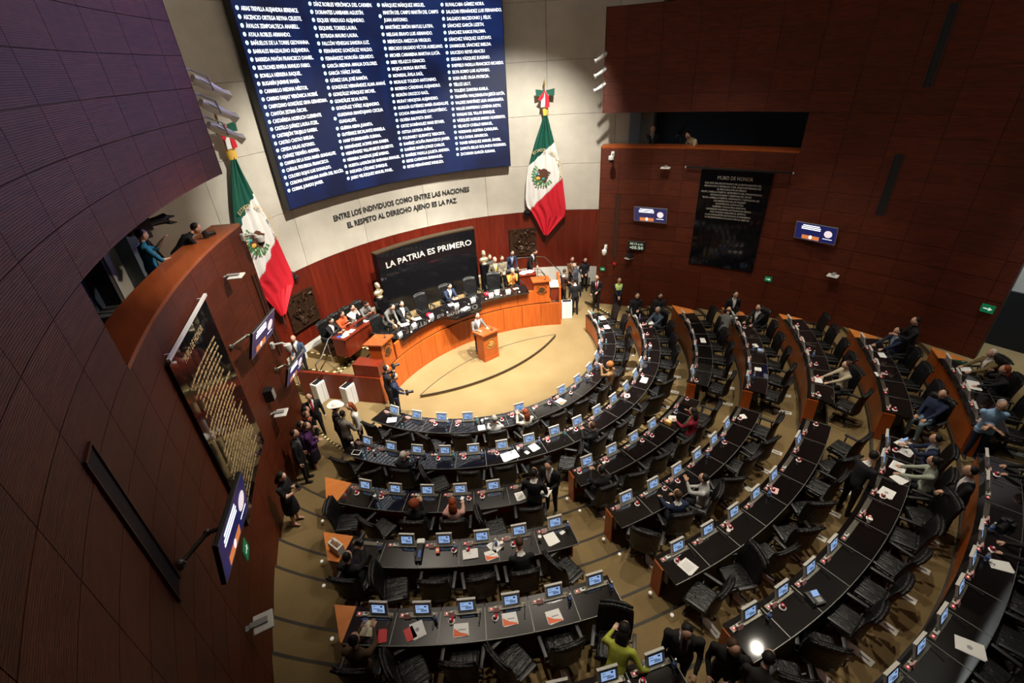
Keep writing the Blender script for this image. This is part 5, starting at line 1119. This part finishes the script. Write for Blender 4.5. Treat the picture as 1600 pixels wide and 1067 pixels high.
# ============================================================ things on the desks and in hands
def dloc(px, py, k): p = gz(px, py, ZT[k] + .002); return p
def dphi(p): return math.atan2(p.x, -p.y)
def seatname(k, p):
    f = math.degrees(dphi(p)); q = min((d for d in DESK if d[0] == k), key=lambda d: abs(DESK[d] - f)); return '%s row, %s desk from the clock wall' % (ORD[k], FROMEND[q])
SHEET = {}
def sheet(mat, w_, h_, printed=0):
    key = (mat, w_, h_, printed)
    if key not in SHEET:
        mb = MB().box((0, 0, .002), (w_, h_, .004)).box((.012, -.01, .006), (w_, h_, .003), R_(5))
        ms = [mat, 'ink_grey', 'orange_print']
        if printed == 1: mb.add([(-w_ / 2 + .01, -h_ / 2, .0085), (w_ / 2, -h_ / 2, .0085), (w_ / 2, -h_ * .38, .0085), (0, -h_ * .22, .0085), (-w_ / 2 + .01, h_ * .12, .0085)], [(0, 1, 2, 3, 4)], 2).box((w_ * .1, 0, .0085), (w_ * .5, .02, .001), 0, 1)
        if printed == 2:
            for i in range(7): mb.box((0, h_ * (.3 - .1 * i), .0082), (w_ * .7, .008, .001), 0, 1)
        if printed == 3: mb.lathe([(.035, .0082), (.035, .009)], seg=12, mi=1)
        SHEET[key] = mb.mesh('sheet', ms)
    return SHEET[key]
def paper(px, py, k, label, mat='white_paper', w_=.22, h_=.28, pr=2, rot=0, z=None, name='paper_sheet'):
    p = dloc(px, py, k) if z is None else gz(px, py, z)
    tag(link(name, sheet(mat, w_, h_, pr), None, p, dphi(p) + R_(rot) if k else R_(rot)), label, 'paper')
L5 = 'on the fifth row desk '
for a in [(575, 981, 5, 'cream sheets before the man in brown suit', 'cream_paper', .22, .26, 0, -5), (597, 993, 5, 'bright red folder beside the cream sheets', 'red_plastic', .14, .22, 0, 8), (652, 984, 5, 'white sheets with round emblem fanned on a red folder', 'white_paper', .22, .28, 3, 22), (640, 990, 5, 'red folder half under the fanned white sheets', 'red_plastic', .16, .22, 0, 30),
          (720, 984, 5, 'orange and white leaflet by the highlighted desk edge', 'white_paper', .25, .22, 1, 0), (796, 967, 5, 'orange and white leaflet next to a water bottle', 'white_paper', .25, .22, 1, 0), (865, 963, 5, 'orange and white leaflet two desks from the lime jacket', 'white_paper', .25, .22, 1, 3),
          (773, 853, 4, 'tilted white sheets over an orange leaflet in the fourth row', 'white_paper', .24, .26, 2, 35), (767, 867, 4, 'orange leaflet with blue note under the tilted sheets', 'white_paper', .24, .2, 1, 10), (861, 842, 4, 'overlapping white sheets at the fourth row aisle desk', 'white_paper', .24, .28, 0, 8), (878, 832, 4, 'small white card near the fourth row aisle monitor', 'white_paper', .1, .07, 0, 20),
          (722, 778, 3, 'white card on the third row desk of the pink top woman', 'white_paper', .07, .09, 0, -20), (812, 775, 3, 'open white booklet before the standing men', 'white_paper', .2, .24, 2, 5), (796, 712, 2, 'wide white sheets with a grey tablet print in the second row', 'white_paper', .44, .3, 2, 8), (834, 699, 2, 'white booklet in the second row beside a small note', 'white_paper', .22, .26, 2, 12), (823, 707, 2, 'small white note in the second row', 'white_paper', .09, .12, 0, 25),
          (612, 656, 1, 'tilted white sheets at the front row end desk', 'white_paper', .28, .22, 0, 25), (752, 668, 1, 'white sheet beside the grey haired man', 'white_paper', .2, .22, 0, 0), (876, 627, 1, 'white leaflet with red print in the front row', 'white_paper', .24, .26, 1, 8), (941, 497, 1, 'white sheet at the front row desk by the clock wall end', 'white_paper', .3, .22, 0, 0), (948, 511, 1, 'white sheet on the second last front row desk', 'white_paper', .28, .2, 0, 0),
          (1016, 504, 2, 'white sheet in front of the slate jacket man', 'white_paper', .3, .2, 0, 0), (1006, 594, 2, 'white sheet in the second row curve', 'white_paper', .3, .2, 0, 0), (980, 618, 2, 'crumpled white tissue in the second row curve', 'white_paper', .16, .14, 0, 30),
          (1050, 654, 3, 'white paper tray by the plaid shawl woman', 'white_paper', .24, .2, 0, 25), (1098, 532, 3, 'white sheet in the third row by the clock wall', 'white_paper', .3, .16, 0, 0), (1184, 577, 4, 'white card in the fourth row by the clock wall', 'white_paper', .18, .18, 0, 0), (1180, 540, 4, 'white note beside a phone in the fourth row', 'white_paper', .2, .14, 0, 10), (1145, 494, 4, 'white sheets under the leaning grey sweater man', 'white_paper', .4, .2, 0, 0), (1161, 651, 4, 'crumpled paper on the fourth row aisle desk', 'white_paper', .16, .14, 0, 40), (1040, 786, 4, 'small white cards in the fourth row', 'white_paper', .06, .14, 2, 30),
          (1074, 885, 5, 'torn white sheets at the fifth row aisle desk', 'white_paper', .25, .28, 2, 10), (1211, 767, 5, 'pink printed card in the fifth row', 'pink_card', .17, .1, 0, 10), (1278, 594, 5, 'white sheet before the beige shawl woman', 'white_paper', .26, .2, 0, 0),
          (1411, 693, 6, 'white sheets with round emblem in the sixth row', 'white_paper', .3, .24, 3, -30), (1416, 706, 6, 'stapled white sheets under the phone man', 'white_paper', .28, .22, 3, -20), (1403, 729, 6, 'open white notebook of the sage blazer woman', 'white_paper', .3, .26, 2, -10), (1406, 748, 6, 'white sheet close to the sage blazer', 'white_paper', .3, .24, 0, -30), (1385, 770, 6, 'white emblem sheet left on an empty sixth row desk', 'white_paper', .28, .24, 3, -10), (1378, 555, 6, 'white sheet before the navy suit man', 'white_paper', .26, .16, 0, 0), (1371, 585, 6, 'crumpled white paper in the sixth row by the clock wall', 'white_paper', .2, .1, 0, 10),
          (1509, 577, 7, 'white sheet of the brown jacket man', 'white_paper', .28, .22, 0, -10), (1521, 602, 7, 'white sheets before the dark red haired woman', 'white_paper', .42, .26, 0, -10), (1515, 1012, 7, 'white emblem folder lying in the seventh row', 'white_paper', .24, .34, 3, 20), (1563, 884, 7, 'white sheet under the writing hands', 'white_paper', .2, .3, 0, 25)]:
    paper(*a[:4], mat=a[4], w_=a[5], h_=a[6], pr=a[7], rot=a[8])
# presidium papers and plates
PZ = 1.722
for i, (x, y, w_, h_, pr, lab) in enumerate([(632, 507, .3, .22, 0, 'white sheets under the leaning grey suit man on the stone top'), (652, 498, .26, .2, 2, 'white sheets before the black suit woman on the stone top'), (705, 476, .24, .2, 2, 'white sheets before the navy suit man on the stone top'), (727, 482, .34, .2, 0, 'heap of white papers on the stone nose'), (806, 451, .2, .14, 0, 'white note before the orange jacket person')]):
    paper(x, y, 0, lab, 'white_paper', w_, h_, pr, random.uniform(-20, 20), PZ)
npm = [MB().box((0, -.03, .055), (.2, .008, .12), 0, 0, R_(-18)).box((0, .03, .055), (.2, .008, .12), 0, 0, R_(18)).mesh('plate', 'white_plastic'), MB().box((0, -.036, .06), (.05, .002, .03), 0, 0, R_(-18)).mesh('mark', 'ink_grey')]
for a, lab in ((-23.5, 'the side lectern end'), (-17, 'the leaning grey suit man'), (-9.5, 'the first empty high chair'), (1.0, 'the navy suit man'), (7.6, 'the papers on the stone nose'), (14.5, 'the far empty high chairs'), (21, 'the olive suit man')):
    o = thing('name_plate', 'white tent name plate on the stone top near %s' % lab, 'name plate', st(6.62, a, PZ), -R_(a)); link('plate', npm[0], o); link('mark', npm[1], o)
mk = MB().tube([(0, .12, .02), (0, .02, .03), (0, -.16, .05)], .012, 6).mesh('stem', 'black_plastic'); mk2 = MB().rbox((0, .16, .015), (.1, .12, .03), .008).mesh('base', 'black_plastic'); mk3 = MB().ball((0, -.18, .05), .035, 8, 6).mesh('foam', 'white_plastic', True)
for a, lab in ((-21, 'beside the side lectern'), (-12.5, 'before the black suit woman'), (-4.5, 'at the start of the stone nose'), (4.5, 'in the middle of the stone nose'), (11.5, 'past the stone nose'), (17.5, 'before the empty high chairs'), (24.5, 'before the orange jacket person')):
    o = thing('desk_microphone', 'desk microphone with white tip %s' % lab, 'microphone', st(6.5, a, PZ), -R_(a)); link('stem', mk, o); link('base', mk2, o); link('foam', mk3, o)
fl1 = MB().ball((0, 0, .07), (.11, .11, .08), 10, 7).mesh('petals', 'ornament_red', True); fl2 = MB().lathe([(.07, 0), (.08, .05), (.06, .06)], seg=10).mesh('pot', 'white_plastic', True)
for a, m_, lab in ((-9.8, 0, 'pink'), (13.2, 1, 'red')):
    o = thing('flower_pot', 'small pot with %s on the presidium stone top' % ('dark pink flowers by the seated woman' if m_ == 0 else 'red flowers by the empty high chairs'), 'flower pot', st(6.7, a, PZ)); link('petals', fl1, o); link('pot', fl2, o)
tray = MB().box((0, 0, .02), (.34, .26, .04)).box((.04, .05, .07), (.2, .12, .08)).tube([(-.1, -.05, .05), (-.1, -.05, .16)], .03, 8).mesh('tray', 'chrome')
o = thing('drinks_tray', 'silver tray of glasses on the stone top beside the navy suit man', 'tray', st(6.75, 8.5, PZ)); link('tray', tray, o)
o = thing('mini_monitor', 'small silver monitor on the stone top before the far chairs', 'monitor', st(6.6, 16.8, PZ), R_(160)); link('screen', MB().box((0, 0, .12), (.24, .03, .18), 0, 0, R_(-14)).mesh('screen', 'monitor_grey'), o); link('foot', MB().box((0, .02, .01), (.14, .12, .02)).mesh('foot', 'monitor_grey'), o)
for i, (a, r, w_, h_, m_, lab) in enumerate([(-29, 8.55, .28, .22, 'white_paper', 'white sheets at the writing clerk'), (-27.6, 8.62, .24, .22, 'cream_paper', 'cream sheets at the writing clerk'), (-26.5, 8.55, .24, .2, 'white_paper', 'white sheets between the black suit and orange clerks'), (-29.6, 8.7, .2, .14, 'blue_print', 'blue folder at the table corner'), (-20.8, 8.6, .24, .2, 'white_paper', 'white sheets before the white blouse clerk')]):
    tag(link('paper_sheet', sheet(m_, w_, h_, 0), None, st(r, a, 1.712), -R_(a) + R_(random.uniform(-20, 20))), lab, 'paper')
for a, lab in ((-23.4, 'between the orange and white clerks'), (-19.6, 'before the bowed grey clerk')):
    o = thing('laptop', 'open dark laptop on the side table %s' % lab, 'laptop', st(8.62, a, 1.712), R_(180 - a)); link('keyboard', MB().box((0, -.02, .008), (.32, .22, .016)).mesh('keyboard', 'black_plastic'), o); link('lid', MB().box((0, .12, .11), (.32, .012, .21), 0, 0, R_(-14)).mesh('lid', 'black_plastic'), o)
for i in range(4): tag(link('paper_stack', sheet('white_paper', .4 - .03 * i, .3, 0), None, st(8.4, 29.5 + i * .7, 1.712 + .009 * i), R_(random.uniform(-40, 40))), 'white paper bundle on the short side table, %s of the heap' % ['bottom', 'second', 'third', 'top'][i], 'paper')
paper(768, 509 + 8, 0, 'white speech sheets on the dais lectern', 'white_paper', .4, .24, 0, -3, 1.27)
o = thing('tablet', 'white framed tablet lying on the second row end desk', 'tablet', dloc(557, 707, 2), R_(-50)); link('frame', MB().rbox((0, 0, .006), (.25, .19, .012), .005, seg=1).mesh('frame', 'white_plastic'), o); link('glass', MB().box((0, 0, .0125), (.2, .145, .002)).mesh('glass', 'black_gloss'), o)
o = thing('laptop', 'closed white laptop on a fourth row desk', 'laptop', dloc(735, 866, 4), R_(-31)); link('lid', MB().rbox((0, 0, .011), (.31, .22, .022), .008).mesh('lid', 'white_plastic'), o); link('badge', MB().lathe([(.014, .0222), (.014, .0232)], seg=10).mesh('badge', 'ink_grey'), o)
p = dloc(528, 860, 4); o = thing('handbag', 'white handbag standing on the orange end cap of the fourth row', 'bag', p, R_(-75)); link('body', MB().prism([(-.17, -.08), (.17, -.08), (.15, .08), (-.15, .08)], 0, .22).mesh('body', 'cup_white'), o); link('opening', MB().box((0, 0, .221), (.24, .10, .004)).mesh('opening', 'cup_brown'), o); link('handle', MB().tube([(-.1, 0, .2), (-.08, 0, .34), (.08, 0, .34), (.1, 0, .2)], .012, 6).mesh('handle', 'cup_white', True), o)
p = dloc(656, 862, 4); o = thing('jacket_bundle', 'black and white garment folded over a fourth row desk joint', 'garment', p, R_(-38)); link('cloth', MB().rbox((0, -.05, .04), (.14, .42, .07), .03).mesh('cloth', 'desk_body'), o); link('lining', MB().rbox((0, .2, .05), (.17, .12, .08), .03).mesh('lining', 'white_paper'), o); link('strap', MB().box((.02, -.1, .078), (.05, .16, .01)).mesh('strap', 'blue_print'), o)
p = dloc(1272, 936, 6); o = thing('desk_phone', 'black desk telephone with lit blue screen in the sixth row', 'telephone', p, R_(-25)); link('base', MB().prism([(-.12, -.12), (.12, -.12), (.12, .12), (-.12, .12)], 0, .05).mesh('base', 'black_plastic'), o); link('handset', MB().rbox((-.09, 0, .07), (.055, .22, .04), .015).mesh('handset', 'black_plastic'), o); link('screen', MB().box((.04, .05, .075), (.12, .09, .01), 0, 0, R_(25)).mesh('screen', 'screen_blue'), o); link('keypad', MB().box((.04, -.05, .052), (.1, .08, .004)).mesh('keypad', 'grey_plastic'), o)
p = dloc(1188, 549, 4); o = thing('desk_phone', 'small telephone with lit screen in the fourth row by the clock wall', 'telephone', p, R_(30)); link('base', MB().box((0, 0, .03), (.18, .18, .06)).mesh('base', 'grey_plastic'), o); link('screen', MB().box((0, .03, .066), (.12, .08, .01)).mesh('screen', 'screen_blue'), o)
p = dloc(684, 862, 4); o = thing('snack_pack', 'small orange packet on a fourth row desk', 'packet', p, R_(-30)); link('wrap', MB().rbox((0, 0, .03), (.08, .13, .05), .015).mesh('wrap', 'orange_print'), o); link('label_band', MB().box((0, 0, .056), (.05, .05, .002)).mesh('label_band', 'white_paper'), o)
p = dloc(1044, 661, 3); o = thing('tissue_box', 'tan carton beside the plaid shawl woman', 'box', p, R_(10)); link('carton', MB().box((0, 0, .04), (.13, .16, .08)).mesh('carton', 'flag_yellow'), o); link('flap', MB().box((0, 0, .082), (.06, .1, .004)).mesh('flap', 'cup_white'), o)
# ornaments, bottles and cups shared along the desks
om = [MB().ball((0, 0, .045), .042, 9, 6).ball((.03, .02, .03), .03, 8, 5).mesh('baubles', 'ornament_red', True), MB().lathe([(.055, 0), (.06, .012), (.04, .022), (.01, .022)], seg=10).mesh('base', 'ornament_white', True), MB().ball((-.02, .0, .085), .022, 7, 5).mesh('tip', 'ornament_white', True)]
bt = [MB().lathe([(.03, 0), (.033, .01), (.033, .13), (.014, .175), (.012, .2)], seg=10).mesh('body', 'clear_plastic', True), MB().lathe([(.015, .195), (.015, .22)], seg=8).mesh('cap', 'white_plastic'), MB().lathe([(.0342, .05), (.0342, .10)], seg=10).mesh('wrapper', 'blue_print'), MB().lathe([(.0342, .05), (.0342, .10)], seg=10).mesh('wrapper', 'teal_label')]
cp = [MB().lathe([(.03, 0), (.04, .10), (.042, .105), (.036, .10), (.03, .09)], seg=12).mesh('cup', 'cup_white', True), MB().lathe([(.034, .085), (.034, .088)], seg=10).mesh('coffee', 'cup_brown')]
rg = random.Random(5)
def local(key, x, y):
    k = key[0]; phi = R_(DESK[key]); p = place(k, DESK[key]); return Vector((p.x + x * cos(phi) - y * sin(phi), p.y + x * sin(phi) + y * cos(phi), ZT[k] + .001))
for key in sorted(DESK):
    k, s, i = key; wh = '%s row, %s desk from the clock wall' % (ORD[k], FROMEND[key])
    if rg.random() < .62:
        o = thing('bauble_ornament', 'small red and white bauble ornament, ' + wh, 'ornament', local(key, rg.choice((-.2, -.1, .28)) + rg.uniform(-.04, .04), rg.uniform(.02, .1)), 0, 'bauble ornaments on the desks')
        for nme, me in zip(('baubles', 'base', 'tip'), om): link(nme, me, o)
    if rg.random() < (.45 if s == 'L' or k < 3 else .16):
        o = thing('water_bottle', 'clear water bottle, ' + wh, 'bottle', local(key, rg.uniform(.3, .36), rg.uniform(.05, .12)), 0, 'water bottles on the desks')
        link('body', bt[0], o); link('cap', bt[1], o); link('wrapper', bt[3 if k < 3 and rg.random() < .6 else 2], o)
    if rg.random() < (.3 if s == 'L' or k < 3 else .07):
        o = thing('paper_cup', 'white paper cup, ' + wh, 'cup', local(key, rg.uniform(-.36, -.3), rg.uniform(.0, .06)), 0, 'paper cups on the desks')
        link('cup', cp[0], o); link('coffee', cp[1], o)
# phones, papers and cameras held in hands
def find(s): return next(i for i, D in enumerate(PEOPLE) if D['label'].startswith(s))
def phone(who, side_, lab, m_='black_gloss', big=1.):
    i = find(who); p = hand_world(i, side_); o = thing('mobile_phone', lab, 'phone', p + Vector((0, 0, .02)), PEOPLE[i]['rz'])
    q = Matrix.Rotation(R_(35), 3, 'X'); link('case', MB().box((0, .02, .0), (.078 * big, .012, .155 * big), mat=q).mesh('case', m_), o); link('display', MB().box((0, .012, .004), (.066 * big, .006, .135 * big), mat=q).mesh('display', 'screen_blue' if m_ != 'black_gloss' else 'lens_glass'), o)
phone('woman in black dress looking', -1, 'dark phone held by the woman in black dress'); phone('man in black suit holding a light', -1, 'light blue phone held in the third row', 'screen_blue', 1.1)
phone('man in brown suit', -1, 'phone held by the man in brown suit', 'blue_print'); phone('man in black suit bowed', 1, 'white phone held in the fourth row', 'white_plastic'); phone('man in navy suit holding', -1, 'blue lit phone held in the sixth row', 'screen_blue'); phone('woman in lime', 1, 'red cased phone under the lime sleeve', 'red_plastic', 1.2); phone('woman in dark jacket', -1, 'phone held by the woman beside the clock wall'); phone('man in black jacket holding', -1, 'phone held in the second row', 'pink_card')
def cam_(loc, rz, lab, sc_=1.):
    o = thing('photo_camera', lab, 'camera', loc, rz); o.scale = (sc_,) * 3
    link('body', MB().rbox((0, 0, 0), (.15, .08, .11), .015).mesh('body', 'black_plastic'), o); link('lens', MB().tube([(0, .03, 0), (0, .12, 0), (0, .19, 0)], [.038, .04, .045], 12).mesh('lens', 'black_plastic', True), o); link('prism', MB().rbox((0, 0, .065), (.06, .07, .04), .012).mesh('prism', 'black_plastic'), o)
for who, lab in (('photographer in black raising', 'black camera raised by the photographer at the bench corner'), ('photographer in navy', 'black camera held at the waist by the navy jacket photographer'), ('photographer in black leaning', 'black camera resting on the gallery ledge'), ('man in black holding up', 'small camera held up in the fourth row')):
    i = find(who); cam_((hand_world(i, -1) + hand_world(i, 1)) / 2 + Vector((0, 0, .05)), PEOPLE[i]['rz'], lab, 1.1)
cam_(dloc(1572, 822, 7) + Vector((0, 0, .06)), R_(75), 'black camera with long lens lying on the seventh row desk', 1.5)
i = find('man in black suit carrying'); p = (hand_world(i, -1) + hand_world(i, 1)) / 2; o = link('paper_stack', sheet('white_paper', .34, .24, 0), None, p + Vector((0, 0, .04)), PEOPLE[i]['rz']); tag(o, 'white papers carried by the man at the third row aisle end', 'paper')
def tvcam(loc, rz, lab, sc_=1.):
    o = thing('broadcast_camera', lab, 'camera', loc, rz); o.scale = (sc_,) * 3
    link('body', MB().rbox((0, -.05, 1.45), (.16, .42, .24), .03).mesh('body', 'black_plastic'), o); link('lens', MB().tube([(0, .15, 1.45), (0, .3, 1.45), (0, .46, 1.45)], [.07, .075, .095], 14).mesh('lens', 'black_plastic', True), o); link('glass', MB().tube([(0, .455, 1.45), (0, .465, 1.45)], .085, 14).mesh('glass', 'lens_glass'), o)
    link('viewfinder', MB().rbox((-.14, .1, 1.62), (.14, .2, .12), .02).mesh('viewfinder', 'black_plastic'), o); link('hood', MB().box((0, .5, 1.47), (.24, .12, .02)).box((0, .5, 1.36), (.24, .12, .02)).mesh('hood', 'black_plastic'), o); link('handle', MB().tube([(0, -.2, 1.58), (0, -.15, 1.66), (0, .1, 1.66), (0, .12, 1.57)], .016, 6).mesh('handle', 'black_plastic'), o)
    link('pan_head', MB().rbox((0, 0, 1.28), (.14, .2, .12), .02).mesh('pan_head', 'black_plastic'), o); link('pan_bar', MB().tube([(.08, 0, 1.28), (.2, -.35, 1.18)], .014, 6).mesh('pan_bar', 'grey_plastic'), o)
    for j in range(3): t_ = 2 * pi * j / 3; link('tripod_leg', MB().tube([(0, 0, 1.22), (.42 * sin(t_), .42 * cos(t_), .02)], [.025, .018], 8).mesh('tripod_leg', 'black_plastic'), o)
tvcam(wallpt(-1, 28.2, 5.75, -1.12), R_(-62), 'large broadcast camera on tripod in the gallery over the gold board', 1.18)
tvcam(wallpt(1, 25.6, 5.75, -1.3), R_(120), 'broadcast camera on tripod in the gallery above the clock wall', 1.05)
